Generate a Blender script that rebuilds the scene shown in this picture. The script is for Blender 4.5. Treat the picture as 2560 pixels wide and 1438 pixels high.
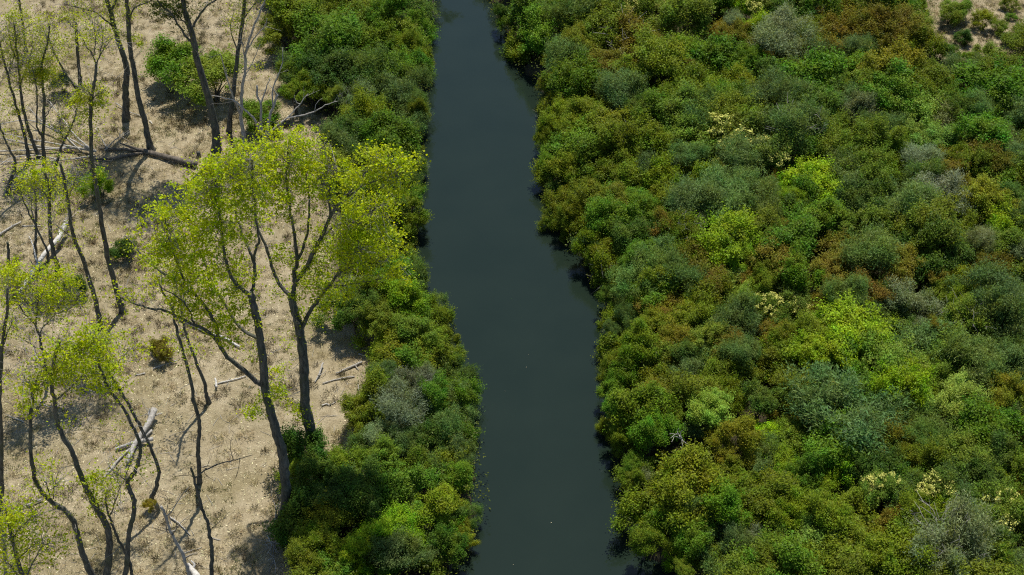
import bpy, math, random
import numpy as np
from mathutils import Vector

# ------------------------------------------------------------------ camera, world, sun, exposure
for o in list(bpy.data.objects):
    bpy.data.objects.remove(o)
SC = bpy.context.scene
COL = SC.collection
CAM_H = 65.0
PITCH = math.radians(41.0)
FPX = 3555.0                      # focal length in photograph pixels (2560 wide)
cam_d = bpy.data.cameras.new('camera')
cam_d.sensor_width = 36.0
cam_d.lens = FPX / 2560.0 * 36.0
cam_d.clip_start = 0.5
cam_d.clip_end = 6000.0
cam = bpy.data.objects.new('camera', cam_d)
cam.location = (0, 0, CAM_H)
cam.rotation_euler = (math.pi / 2 - PITCH, 0, 0)
COL.objects.link(cam)
SC.camera = cam

SUN_EL = math.radians(67.0)
SUN_AZ = math.radians(12.0)       # measured from +Y (view direction) towards +X
world = bpy.data.worlds.new('World')
SC.world = world
world.use_nodes = True
wn = world.node_tree.nodes
sky = wn.new('ShaderNodeTexSky')
sky.sky_type = 'NISHITA'
sky.sun_disc = False
sky.sun_elevation = SUN_EL
sky.sun_rotation = SUN_AZ
sky.air_density = 1.0
sky.dust_density = 0.3
sky.ozone_density = 3.0
world.node_tree.links.new(sky.outputs[0], wn['Background'].inputs[0])
wn['Background'].inputs[1].default_value = 0.09
sun_d = bpy.data.lights.new('sun', 'SUN')
sun_d.energy = 4.2
sun_d.angle = math.radians(0.5)
sun_d.color = (1.0, 0.95, 0.86)
sun = bpy.data.objects.new('sun', sun_d)
sdir = Vector((math.sin(SUN_AZ) * math.cos(SUN_EL), math.cos(SUN_AZ) * math.cos(SUN_EL), math.sin(SUN_EL)))
sun.rotation_euler = (-sdir).to_track_quat('-Z', 'Y').to_euler()
sun.location = (0, 60, 80)
COL.objects.link(sun)
SC.view_settings.view_transform = 'Standard'
SC.view_settings.look = 'None'
SC.view_settings.exposure = 0.45
SC.view_settings.gamma = 1.0
SC.view_settings.use_curve_mapping = False
SC.cycles.use_denoising = False
SC.cycles.filter_width = 1.15
SC.cycles.max_bounces = 6
SC.cycles.diffuse_bounces = 3
SC.cycles.transmission_bounces = 4

# ------------------------------------------------------------------ helpers
RNG = np.random.default_rng(7)
random.seed(7)
_cp, _sp = math.cos(PITCH), math.sin(PITCH)


def ray(px, py):
    u = (px - 1280.0) / FPX
    v = (719.0 - py) / FPX
    return np.array([u, _cp + v * _sp, -_sp + v * _cp])


def at_z(px, py, z):
    d = ray(px, py)
    t = (z - CAM_H) / d[2]
    return np.array([d[0] * t, d[1] * t, z])


def at_y(px, py, Y):
    d = ray(px, py)
    t = Y / d[1]
    return np.array([d[0] * t, Y, CAM_H + d[2] * t])


def ppm(p):
    return FPX / (p[1] * _cp - (p[2] - CAM_H) * _sp)


def to_px(p):
    dep = p[1] * _cp - (p[2] - CAM_H) * _sp
    up = p[1] * _sp + (p[2] - CAM_H) * _cp
    return 1280 + FPX * p[0] / dep, 719 - FPX * up / dep


class MB:
    """collects vertices, quads and triangles and links them as ONE mesh"""
    def __init__(s):
        s.V, s.Q, s.T, s.n = [], [], [], 0

    def add(s, V, Q=None, T=None):
        if Q is not None and len(Q):
            s.Q.append(np.asarray(Q, dtype=np.int64) + s.n)
        if T is not None and len(T):
            s.T.append(np.asarray(T, dtype=np.int64) + s.n)
        s.V.append(np.asarray(V, dtype=np.float64))
        s.n += len(V)

    def tube(s, P, R, sides=6, cap0=False, cap1=True):
        P = np.asarray(P, float)
        R = np.asarray(R, float)
        n = len(P)
        t = np.gradient(P, axis=0)
        t /= np.linalg.norm(t, axis=1)[:, None] + 1e-9
        m = t.mean(0)
        ref = np.array([1.0, 0, 0]) if abs(m[0]) < 0.6 * np.linalg.norm(m) else np.array([0, 0.3, 1.0])
        a = np.cross(t, ref)
        a /= np.linalg.norm(a, axis=1)[:, None] + 1e-9
        b = np.cross(t, a)
        th = np.arange(sides) * 2 * math.pi / sides
        V = P[:, None, :] + R[:, None, None] * (np.cos(th)[None, :, None] * a[:, None, :] + np.sin(th)[None, :, None] * b[:, None, :])
        i = np.arange(n - 1)[:, None] * sides
        j = np.arange(sides)[None, :]
        k = (j + 1) % sides
        Q = np.stack([i + j, i + k, i + sides + k, i + sides + j], -1).reshape(-1, 4)
        V = V.reshape(-1, 3)
        T = []
        if cap1:
            V = np.vstack([V, P[-1] + t[-1] * R[-1] * 0.3])
            c = len(V) - 1
            T += [((n - 1) * sides + q, (n - 1) * sides + (q + 1) % sides, c) for q in range(sides)]
        if cap0:
            V = np.vstack([V, P[0] - t[0] * R[0] * 0.3])
            c = len(V) - 1
            T += [((q + 1) % sides, q, c) for q in range(sides)]
        s.add(V, Q, T)

    def leaves(s, P, N, L, W, rng, axis=None):
        n = len(P)
        if n == 0:
            return
        N = N / (np.linalg.norm(N, axis=1)[:, None] + 1e-9)
        r = rng.normal(size=(n, 3)) if axis is None else axis
        a = r - N * (r * N).sum(1)[:, None]
        a /= np.linalg.norm(a, axis=1)[:, None] + 1e-9
        b = np.cross(N, a)
        L = np.broadcast_to(L, (n,))[:, None] * 0.5
        W = np.broadcast_to(W, (n,))[:, None] * 0.5
        V = np.stack([P - a * L, P + b * W + a * L * 0.1, P + a * L, P - b * W + a * L * 0.1], 1).reshape(-1, 3)
        Q = np.arange(4 * n).reshape(-1, 4)
        s.add(V, Q)

    def mesh(s, name, mat, smooth=False):
        V = np.vstack(s.V)
        Q = np.vstack(s.Q) if s.Q else np.zeros((0, 4), int)
        T = np.vstack(s.T) if s.T else np.zeros((0, 3), int)
        me = bpy.data.meshes.new(name)
        me.vertices.add(len(V))
        me.vertices.foreach_set('co', V.astype(np.float32).ravel())
        nl = 4 * len(Q) + 3 * len(T)
        me.loops.add(nl)
        me.loops.foreach_set('vertex_index', np.concatenate([Q.ravel(), T.ravel()]).astype(np.int32))
        me.polygons.add(len(Q) + len(T))
        st = np.concatenate([np.arange(len(Q)) * 4, 4 * len(Q) + np.arange(len(T)) * 3])
        me.polygons.foreach_set('loop_start', st.astype(np.int32))
        if smooth:
            me.polygons.foreach_set('use_smooth', np.ones(len(Q) + len(T), dtype=bool))
        me.materials.append(mat)
        me.update(calc_edges=True)
        return me

    def build(s, name, mat, parent=None, smooth=False):
        return link(name, s.mesh(name, mat, smooth), parent)


def link(name, data, parent=None, loc=None):
    o = bpy.data.objects.new(name, data)
    COL.objects.link(o)
    if parent is not None:
        o.parent = parent
    if loc is not None:
        o.location = loc
    return o


def tag(o, label=None, cat=None, group=None, kind=None):
    if label: o['label'] = label
    if cat: o['category'] = cat
    if group: o['group'] = group
    if kind: o['kind'] = kind
    return o


def smooth_path(P, k=4):
    P = np.asarray(P, float)
    if len(P) < 3:
        t = np.linspace(0, 1, k * (len(P) - 1) + 1)[:, None]
        return P[0] * (1 - t) + P[-1] * t
    E = np.vstack([2 * P[0] - P[1], P, 2 * P[-1] - P[-2]])
    out = []
    for i in range(1, len(E) - 2):
        for q in range(k):
            t = q / k
            a, b, c, d = E[i - 1], E[i], E[i + 1], E[i + 2]
            out.append(0.5 * ((2 * b) + (c - a) * t + (2 * a - 5 * b + 4 * c - d) * t * t + (3 * b - a - 3 * c + d) * t ** 3))
    out.append(P[-1])
    return np.array(out)


def vnoise(x, y, seed=0, scale=1.0):
    """cheap smooth value noise, vectorised"""
    x = np.asarray(x, float) / scale
    y = np.asarray(y, float) / scale
    xi, yi = np.floor(x).astype(int), np.floor(y).astype(int)
    xf, yf = x - xi, y - yi
    def h(a, b):
        n = np.sin(a * 127.1 + b * 311.7 + seed * 74.7) * 43758.5453
        return n - np.floor(n)
    u, v = xf * xf * (3 - 2 * xf), yf * yf * (3 - 2 * yf)
    return (h(xi, yi) * (1 - u) + h(xi + 1, yi) * u) * (1 - v) + (h(xi, yi + 1) * (1 - u) + h(xi + 1, yi + 1) * u) * v


# ------------------------------------------------------------------ materials
def new_mat(name):
    m = bpy.data.materials.new(name)
    m.use_nodes = True
    nt = m.node_tree
    for n in list(nt.nodes):
        nt.nodes.remove(n)
    out = nt.nodes.new('ShaderNodeOutputMaterial')
    return m, nt, out


def N(nt, t, **kw):
    n = nt.nodes.new(t)
    for k, v in kw.items():
        setattr(n, k, v)
    return n


def ramp(nt, fac, stops):
    r = N(nt, 'ShaderNodeValToRGB')
    el = r.color_ramp.elements
    while len(el) < len(stops):
        el.new(0.5)
    for e, (p, c) in zip(el, stops):
        e.position = p
        e.color = (*c, 1)
    nt.links.new(fac, r.inputs[0])
    return r.outputs[0]


def noise(nt, scale, detail=4, rough=0.55, coord=None, dist=0.0):
    n = N(nt, 'ShaderNodeTexNoise')
    n.inputs['Scale'].default_value = scale
    n.inputs['Detail'].default_value = detail
    n.inputs['Roughness'].default_value = rough
    n.inputs['Distortion'].default_value = dist
    if coord is not None:
        nt.links.new(coord, n.inputs['Vector'])
    return n


def mixc(nt, a, b, fac, mode='MIX'):
    m = N(nt, 'ShaderNodeMix', data_type='RGBA', blend_type=mode)
    for s, v in ((m.inputs[0], fac), (m.inputs[6], a), (m.inputs[7], b)):
        if isinstance(v, bpy.types.NodeSocket):
            nt.links.new(v, s)
        elif isinstance(v, (int, float)):
            s.default_value = v
        else:
            s.default_value = (*v, 1)
    return m.outputs[2]


def leaf_material(name, trans=0.35, var=0.5, obj_color=True, color=(0.1, 0.12, 0.03), tcol=(1.5, 1.35, 0.7), spec=0.12, hue=0.04, blend=None):
    m, nt, out = new_mat(name)
    geo = N(nt, 'ShaderNodeNewGeometry')
    oi = N(nt, 'ShaderNodeObjectInfo')
    if obj_color:
        base = oi.outputs['Color']
    else:
        c = N(nt, 'ShaderNodeRGB')
        c.outputs[0].default_value = (*color, 1)
        base = c.outputs[0]
    hsv = N(nt, 'ShaderNodeHueSaturation')
    mr = N(nt, 'ShaderNodeMapRange')
    nt.links.new(geo.outputs['Random Per Island'], mr.inputs[0])
    mr.inputs[3].default_value = 1 - var
    mr.inputs[4].default_value = 1 + var
    nt.links.new(mr.outputs[0], hsv.inputs['Value'])
    # clump to clump shift of hue, in the plant's own space
    tc = N(nt, 'ShaderNodeTexCoord')
    nz = noise(nt, 1.7, 3, 0.6, tc.outputs['Object'])
    mr2 = N(nt, 'ShaderNodeMapRange')
    nt.links.new(nz.outputs[0], mr2.inputs[0])
    mr2.inputs[1].default_value = 0.3
    mr2.inputs[2].default_value = 0.7
    mr2.inputs[3].default_value = 0.5 - hue
    mr2.inputs[4].default_value = 0.5 + hue
    nt.links.new(mr2.outputs[0], hsv.inputs['Hue'])
    if blend is not None:                # climbers and mixed growth run across neighbouring plants
        nb = noise(nt, 0.55, 4, 0.65, geo.outputs['Position'], 0.6)
        mb_ = N(nt, 'ShaderNodeMapRange')
        nt.links.new(nb.outputs[0], mb_.inputs[0])
        mb_.inputs[1].default_value = 0.42
        mb_.inputs[2].default_value = 0.64
        mb_.inputs[4].default_value = 0.5
        base = mixc(nt, base, blend, mb_.outputs[0])
    nt.links.new(base, hsv.inputs['Color'])
    col = hsv.outputs[0]
    p = N(nt, 'ShaderNodeBsdfPrincipled')
    nt.links.new(col, p.inputs['Base Color'])
    p.inputs['Roughness'].default_value = 0.5
    p.inputs['Specular IOR Level'].default_value = spec
    t = N(nt, 'ShaderNodeBsdfTranslucent')
    nt.links.new(mixc(nt, col, tcol, 1.0, 'MULTIPLY'), t.inputs['Color'])
    mx = N(nt, 'ShaderNodeMixShader')
    mx.inputs[0].default_value = trans
    nt.links.new(p.outputs[0], mx.inputs[1])
    nt.links.new(t.outputs[0], mx.inputs[2])
    nt.links.new(mx.outputs[0], out.inputs[0])
    return m


def bark_material(name, c0, c1, scale=6.0, stretch=0.25, rough=0.9, bump=0.6, moss=None):
    m, nt, out = new_mat(name)
    tc = N(nt, 'ShaderNodeTexCoord')
    mp = N(nt, 'ShaderNodeMapping')
    mp.inputs['Scale'].default_value = (1, 1, stretch)
    nt.links.new(tc.outputs['Object'], mp.inputs[0])
    n1 = noise(nt, scale, 6, 0.65, mp.outputs[0], 0.4)
    col = ramp(nt, n1.outputs[0], [(0.32, c0), (0.68, c1)])
    n2 = noise(nt, 0.9, 3, 0.6, tc.outputs['Object'])
    if moss:
        f = N(nt, 'ShaderNodeMapRange')
        nt.links.new(n2.outputs[0], f.inputs[0])
        f.inputs[1].default_value = 0.5
        f.inputs[2].default_value = 0.72
        f.inputs[4].default_value = 0.6
        col = mixc(nt, col, moss, f.outputs[0])
    p = N(nt, 'ShaderNodeBsdfPrincipled')
    nt.links.new(col, p.inputs['Base Color'])
    p.inputs['Roughness'].default_value = rough
    p.inputs['Specular IOR Level'].default_value = 0.2
    b = N(nt, 'ShaderNodeBump')
    b.inputs['Strength'].default_value = bump
    b.inputs['Distance'].default_value = 0.05
    nt.links.new(n1.outputs[0], b.inputs['Height'])
    nt.links.new(b.outputs[0], p.inputs['Normal'])
    nt.links.new(p.outputs[0], out.inputs[0])
    return m


M_LEAF = leaf_material('shrub_leaf', trans=0.42, var=0.5, spec=0.12, hue=0.03, blend=(0.135, 0.190, 0.014))
M_POP = leaf_material('poplar_leaf', trans=0.55, var=0.5, tcol=(1.7, 1.6, 0.5), spec=0.25, hue=0.025)
M_FLOWER = leaf_material('cream_flower', trans=0.2, var=0.2, obj_color=False, color=(0.60, 0.60, 0.15), tcol=(1, 1, 1), hue=0.01)
M_UNDER = leaf_material('undergrowth_leaf', trans=0.3, var=0.5, obj_color=False, color=(0.10, 0.13, 0.018))
M_STRAW = leaf_material('dry_grass_blade', trans=0.25, var=0.4, obj_color=False, color=(0.39, 0.32, 0.165), tcol=(1.1, 1.1, 0.9), hue=0.03)
M_GRASS = leaf_material('green_weed', trans=0.3, var=0.4, obj_color=False, color=(0.11, 0.125, 0.04), hue=0.03)
M_LITTER = leaf_material('fallen_leaf', trans=0.1, var=0.45, obj_color=False, color=(0.54, 0.48, 0.29), tcol=(1, 1, 1), spec=0.3, hue=0.03)
M_BARK = bark_material('poplar_bark', (0.032, 0.032, 0.027), (0.145, 0.14, 0.118), 7.0, moss=(0.07, 0.09, 0.04))
M_STEM = bark_material('shrub_stem', (0.05, 0.042, 0.033), (0.13, 0.115, 0.095), 9.0)
M_TWIG = bark_material('pale_twig', (0.17, 0.16, 0.14), (0.34, 0.32, 0.28), 8.0, bump=0.2)
M_DEAD = bark_material('weathered_wood', (0.20, 0.185, 0.16), (0.50, 0.47, 0.42), 9.0, bump=0.7)
M_WHITE = bark_material('bleached_wood', (0.36, 0.34, 0.31), (0.66, 0.63, 0.57), 7.0, bump=0.5)
M_LOG = bark_material('log_bark', (0.045, 0.038, 0.03), (0.20, 0.17, 0.135), 6.0, bump=0.9)


def ground_material():
    m, nt, out = new_mat('ground_soil')
    geo = N(nt, 'ShaderNodeNewGeometry')
    pos = geo.outputs['Position']
    n1 = noise(nt, 0.28, 6, 0.62, pos)
    n2 = noise(nt, 1.6, 6, 0.65, pos, 0.3)
    n3 = noise(nt, 14.0, 4, 0.7, pos)
    c = ramp(nt, n2.outputs[0], [(0.30, (0.245, 0.198, 0.120)), (0.50, (0.365, 0.303, 0.192)), (0.70, (0.455, 0.386, 0.258))])
    f = N(nt, 'ShaderNodeMapRange')
    nt.links.new(n1.outputs[0], f.inputs[0])
    f.inputs[1].default_value = 0.44
    f.inputs[2].default_value = 0.66
    f.inputs[4].default_value = 0.75
    c = mixc(nt, c, (0.235, 0.195, 0.10), f.outputs[0])
    g = ramp(nt, n3.outputs[0], [(0.3, (0.62, 0.60, 0.56)), (0.5, (1, 1, 1)), (0.72, (1.25, 1.24, 1.2))])
    c = mixc(nt, c, g, 1.0, 'MULTIPLY')
    # damp dark mud near and below the water line
    sx = N(nt, 'ShaderNodeSeparateXYZ')
    nt.links.new(pos, sx.inputs[0])
    w = N(nt, 'ShaderNodeMapRange')
    nt.links.new(sx.outputs[2], w.inputs[0])
    w.inputs[1].default_value = 0.55
    w.inputs[2].default_value = 0.15
    c = mixc(nt, c, (0.035, 0.032, 0.02), w.outputs[0])
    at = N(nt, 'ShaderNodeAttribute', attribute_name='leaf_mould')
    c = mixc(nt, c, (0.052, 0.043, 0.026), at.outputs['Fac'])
    p = N(nt, 'ShaderNodeBsdfPrincipled')
    nt.links.new(c, p.inputs['Base Color'])
    p.inputs['Roughness'].default_value = 0.95
    p.inputs['Specular IOR Level'].default_value = 0.1
    b = N(nt, 'ShaderNodeBump')
    b.inputs['Strength'].default_value = 0.9
    b.inputs['Distance'].default_value = 0.12
    ad = N(nt, 'ShaderNodeMath', operation='ADD')
    nt.links.new(n2.outputs[0], ad.inputs[0])
    nt.links.new(n3.outputs[0], ad.inputs[1])
    nt.links.new(ad.outputs[0], b.inputs['Height'])
    nt.links.new(b.outputs[0], p.inputs['Normal'])
    nt.links.new(p.outputs[0], out.inputs[0])
    return m


def water_material():
    m, nt, out = new_mat('river_water')
    geo = N(nt, 'ShaderNodeNewGeometry')
    mp = N(nt, 'ShaderNodeMapping')
    mp.inputs['Scale'].default_value = (1.0, 0.45, 1.0)
    nt.links.new(geo.outputs['Position'], mp.inputs[0])
    n1 = noise(nt, 3.5, 5, 0.6, mp.outputs[0])
    n2 = noise(nt, 0.25, 3, 0.5, geo.outputs['Position'])
    c = ramp(nt, n2.outputs[0], [(0.3, (0.0105, 0.0185, 0.0128)), (0.7, (0.0125, 0.0210, 0.0145))])
    p = N(nt, 'ShaderNodeBsdfPrincipled')
    nt.links.new(c, p.inputs['Base Color'])
    p.inputs['Roughness'].default_value = 0.04
    p.inputs['IOR'].default_value = 1.33
    b = N(nt, 'ShaderNodeBump')
    b.inputs['Strength'].default_value = 0.10
    b.inputs['Distance'].default_value = 0.04
    nt.links.new(n1.outputs[0], b.inputs['Height'])
    nt.links.new(b.outputs[0], p.inputs['Normal'])
    nt.links.new(p.outputs[0], out.inputs[0])
    return m


# ------------------------------------------------------------------ river, banks, ground
LEFT_EDGE = [(1092, 0), (1070, 70), (1066, 140), (1062, 240), (1050, 330), (1048, 420), (1050, 500), (1048, 570), (1020, 640), (1050, 700),
             (1085, 770), (1125, 850), (1150, 930), (1165, 1000), (1180, 1090), (1195, 1180), (1198, 1280), (1172, 1360), (1150, 1438)]
RIGHT_EDGE = [(1222, 0), (1245, 60), (1285, 110), (1305, 180), (1350, 225), (1368, 290), (1362, 340), (1372, 450), (1388, 560), (1440, 640),
              (1505, 690), (1520, 800), (1520, 900), (1525, 1000), (1540, 1100), (1555, 1200), (1590, 1270), (1580, 1340), (1620, 1400), (1690, 1438)]
_le = np.array([at_z(x, y, 0)[:2] for x, y in LEFT_EDGE])[::-1]
_re = np.array([at_z(x, y, 0)[:2] for x, y in RIGHT_EDGE])[::-1]
_le = np.vstack([[-3.5, -600], [-3.2, 20], [-3.0, 44], _le, [-12, 135], [-20, 165], [-18, 260], [10, 500], [40, 2500]])
_re = np.vstack([[14, -600], [13.5, 20], [12.0, 44], _re, [-4.5, 135], [-9, 165], [-6, 260], [24, 500], [60, 2500]])


def shore(y):
    w = 0.25 * np.sin(np.asarray(y) * 2.1) + 0.15 * np.sin(np.asarray(y) * 5.3 + 1)
    return np.interp(y, _le[:, 1], _le[:, 0]) + w, np.interp(y, _re[:, 1], _re[:, 0]) - w


def zg(x, y):
    x = np.asarray(x, float)
    y = np.asarray(y, float)
    l, r = shore(y)
    d = np.maximum(l - x, x - r)              # distance inland, negative in the river
    t = np.clip((d + 1.6) / 3.4, 0, 1)
    t = t * t * (3 - 2 * t)
    z = -1.3 + 2.1 * t
    inl = np.clip(d / 6, 0, 1)
    z = z + inl * (0.30 * (vnoise(x, y, 1, 7.0) - 0.5) + 0.16 * (vnoise(x, y, 2, 2.1) - 0.5) + 0.07 * (vnoise(x, y, 3, 0.7) - 0.5))
    far = np.clip((np.abs(x) - 60) / 200, 0, 1)
    return z + far * 2.0


def axis_pts(a, b, step, lo, hi):
    mid = np.arange(a, b + 1e-6, step)
    left, right, s = [], [], step
    p = a
    while p > lo:
        s *= 1.25
        p -= s
        left.append(max(p, lo))
    p, s = b, step
    while p < hi:
        s *= 1.25
        p += s
        right.append(min(p, hi))
    return np.concatenate([left[::-1], mid, right])


gx = axis_pts(-50, 50, 0.4, -2500, 2500)
gy = axis_pts(46, 122, 0.4, -400, 2600)
GX, GY = np.meshgrid(gx, gy)
GZ = zg(GX, GY)
mb = MB()
nx, ny = len(gx), len(gy)
ii, jj = np.meshgrid(np.arange(ny - 1), np.arange(nx - 1), indexing='ij')
k0 = (ii * nx + jj).ravel()
mb.add(np.stack([GX.ravel(), GY.ravel(), GZ.ravel()], 1), np.stack([k0, k0 + 1, k0 + nx + 1, k0 + nx], 1))
M_GROUND = ground_material()
GROUND = tag(mb.build('ground', M_GROUND, smooth=True), kind='structure')
wb = MB()
wy = axis_pts(46, 122, 4, -400, 2500)
l, r = shore(wy)
wv = np.concatenate([np.stack([l - 1.5, wy, wy * 0], 1), np.stack([r + 1.5, wy, wy * 0], 1)])
n = len(wy)
q = np.arange(n - 1)
wb.add(wv, np.stack([q, q + n, q + n + 1, q + 1], 1))
tag(wb.build('river_water', water_material()), kind='structure')

# ------------------------------------------------------------------ shrubs
COLORS = {  # leaf colours; dark green also paints poplar shade into near-left bushes
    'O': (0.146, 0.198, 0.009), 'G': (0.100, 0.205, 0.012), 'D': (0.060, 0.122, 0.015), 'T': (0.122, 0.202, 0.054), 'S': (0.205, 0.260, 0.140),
    'L': (0.225, 0.365, 0.010), 'P': (0.200, 0.320, 0.044), 'R': (0.178, 0.152, 0.014), 'Y': (0.190, 0.210, 0.011), 'M': (0.152, 0.225, 0.019),
    'F': (0.115, 0.180, 0.020)}
KIND = {'O': ('olive_shrub', 'olive green'), 'G': ('green_shrub', 'mid green'), 'D': ('dark_shrub', 'dark green'), 'T': ('willow_shrub', 'grey green'),
        'S': ('silver_shrub', 'silver grey'), 'L': ('lime_shrub', 'lime green'), 'P': ('pale_shrub', 'pale green'), 'R': ('rust_shrub', 'rust brown'),
        'Y': ('golden_shrub', 'golden olive'), 'M': ('moss_shrub', 'moss green'), 'F': ('flowering_shrub', 'cream flowered')}
STYLE = {'O': 'lobed', 'G': 'lobed', 'D': 'lobed', 'R': 'tight', 'Y': 'tight', 'M': 'fluffy', 'L': 'fluffy', 'P': 'fluffy', 'T': 'feather', 'S': 'feather', 'F': 'lobed'}


def unit(v):
    return v / (np.linalg.norm(v, axis=-1, keepdims=True) + 1e-9)


def crown_leaves(mb, rng, style, n, c0=(0, 0, 0), s=(1, 1, 1), leaf_scale=1.0):
    """masses within masses: big boughs, smaller tufts on them, leaves on the tufts"""
    nM, rM, nS, rS, L, W = {'lobed': (9, 0.42, 7, 0.19, 0.070, 0.040), 'tight': (11, 0.38, 8, 0.155, 0.060, 0.036), 'fluffy': (10, 0.42, 10, 0.15, 0.066, 0.032), 'feather': (9, 0.45, 9, 0.20, 0.105, 0.021)}[style]
    d = unit(rng.normal(size=(nM * 4, 3)))
    d = d[d[:, 2] > -0.3][:nM]
    cM = d * (0.36 + 0.34 * rng.random((nM, 1))) * np.array([1.08, 1.08, 0.95])
    cM[0] = (0, 0, 0.3)
    radM = rM * (0.65 + 0.7 * rng.random(nM))
    e = unit(rng.normal(size=(nM, nS, 3)) + 0.9 * d[:, None, :] + np.array([0, 0, 0.55]))
    cen = (cM[:, None, :] + e * (radM[:, None, None] * (0.7 + 0.35 * rng.random((nM, nS, 1))))).reshape(-1, 3)
    rad = rS * (0.55 + 1.0 * rng.random(len(cen)))
    pick = rng.choice(len(cen), size=n, p=rad ** 2 / (rad ** 2).sum())
    u = unit(rng.normal(size=(n, 3)) + np.array([0, 0, 0.5]))
    P = cen[pick] + u * (rad[pick] * (0.36 + 1.0 * rng.random(n)))[:, None]
    shoot = rng.random(len(cen)) < 0.5                  # some tufts throw out loose shoots
    sh = shoot[pick] & (rng.random(n) < 0.4)
    P[sh] += unit(cen[pick][sh] + np.array([0, 0, 0.35]) + 0.25 * np.sin(pick[sh] * 7.3)[:, None]) * (0.34 * rng.random((sh.sum(), 1)))
    keep = P[:, 2] > -0.8
    P, u, pk = P[keep], u[keep], pick[keep]
    m = len(P)
    out = unit(P - np.array([0, 0, -0.3]))
    if style == 'feather':
        ax = unit(0.7 * u + 0.5 * out + np.array([0, 0, 0.45]) + 0.55 * rng.normal(size=(m, 3)))
        nn = rng.normal(size=(m, 3)) + 0.5 * out + np.array([0, 0, 0.4])
    else:
        ax = None
        nn = u * 0.35 + out * 0.12 + np.array([0, 0, 0.85]) + 0.66 * rng.normal(size=(m, 3))
    k = leaf_scale * (0.65 + 0.7 * rng.random(m))
    s = np.array(s, float)
    mean_s = s.mean()
    mb.leaves(P * s + np.array(c0, float), nn, L * k * mean_s, W * k * mean_s, rng, ax)


PROTO = {}
for si, (style, cnt) in enumerate((('lobed', 8), ('tight', 6), ('fluffy', 7), ('feather', 7))):
    PROTO[style] = []
    for q in range(cnt):
        mb = MB()
        crown_leaves(mb, np.random.default_rng(100 * si + q), style, 15500)
        PROTO[style].append(mb.mesh('crown', M_LEAF))
FLOWERS = []
for q in range(3):
    rng = np.random.default_rng(900 + q)
    mb = MB()
    nc = 64
    d = unit(rng.normal(size=(nc * 3, 3)) + np.array([0.1, 0.0, 0.5]))
    d = d[d[:, 2] > 0.1][:nc] * (0.86 + 0.16 * rng.random((nc, 1)))
    base = d[rng.integers(0, 7, size=nc)] * 0.72 + d * 0.42
    P = np.repeat(base, 26, axis=0) + rng.normal(size=(nc * 26, 3)) * 0.045
    mb.leaves(P, rng.normal(size=P.shape) + np.array([0, 0, 0.9]), 0.07, 0.05, rng)
    FLOWERS.append(mb.mesh('flowers', M_FLOWER))
STEMS = []
for q in range(4):
    rng = np.random.default_rng(700 + q)
    mb = MB()
    for _ in range(6):
        a = rng.random() * 6.28
        tip = np.array([math.cos(a), math.sin(a), 0]) * (0.25 + 0.45 * rng.random()) + np.array([0, 0, 0.85 + 0.3 * rng.random()])
        P = smooth_path([np.array([0.06 * math.cos(a), 0.06 * math.sin(a), -0.15]), tip * np.array([0.25, 0.25, 0.4]) + rng.normal(size=3) * 0.03, tip], 3)
        mb.tube(P, np.linspace(0.045, 0.012, len(P)), 5)
    STEMS.append(mb.mesh('stem', M_STEM))
BARE = []
for q in range(3):     # bare grey twigs standing out of a half dead shrub
    rng = np.random.default_rng(760 + q)
    mb = MB()
    for _ in range(30):
        d = unit(rng.normal(size=3) + np.array([0, 0, 0.6]))
        P = smooth_path([d * 0.35, d * 0.8 + rng.normal(size=3) * 0.08, d * 1.12 + rng.normal(size=3) * 0.12], 3)
        mb.tube(P, np.linspace(0.016, 0.005, len(P)), 3)
        for _k in range(2):
            b = P[3 + rng.integers(0, 3)]
            mb.tube(np.array([b, b + (d * 0.6 + rng.normal(size=3) * 0.6) * 0.3]), [0.008, 0.003], 3)
    BARE.append(mb.mesh('bare_twigs', M_TWIG))

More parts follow.
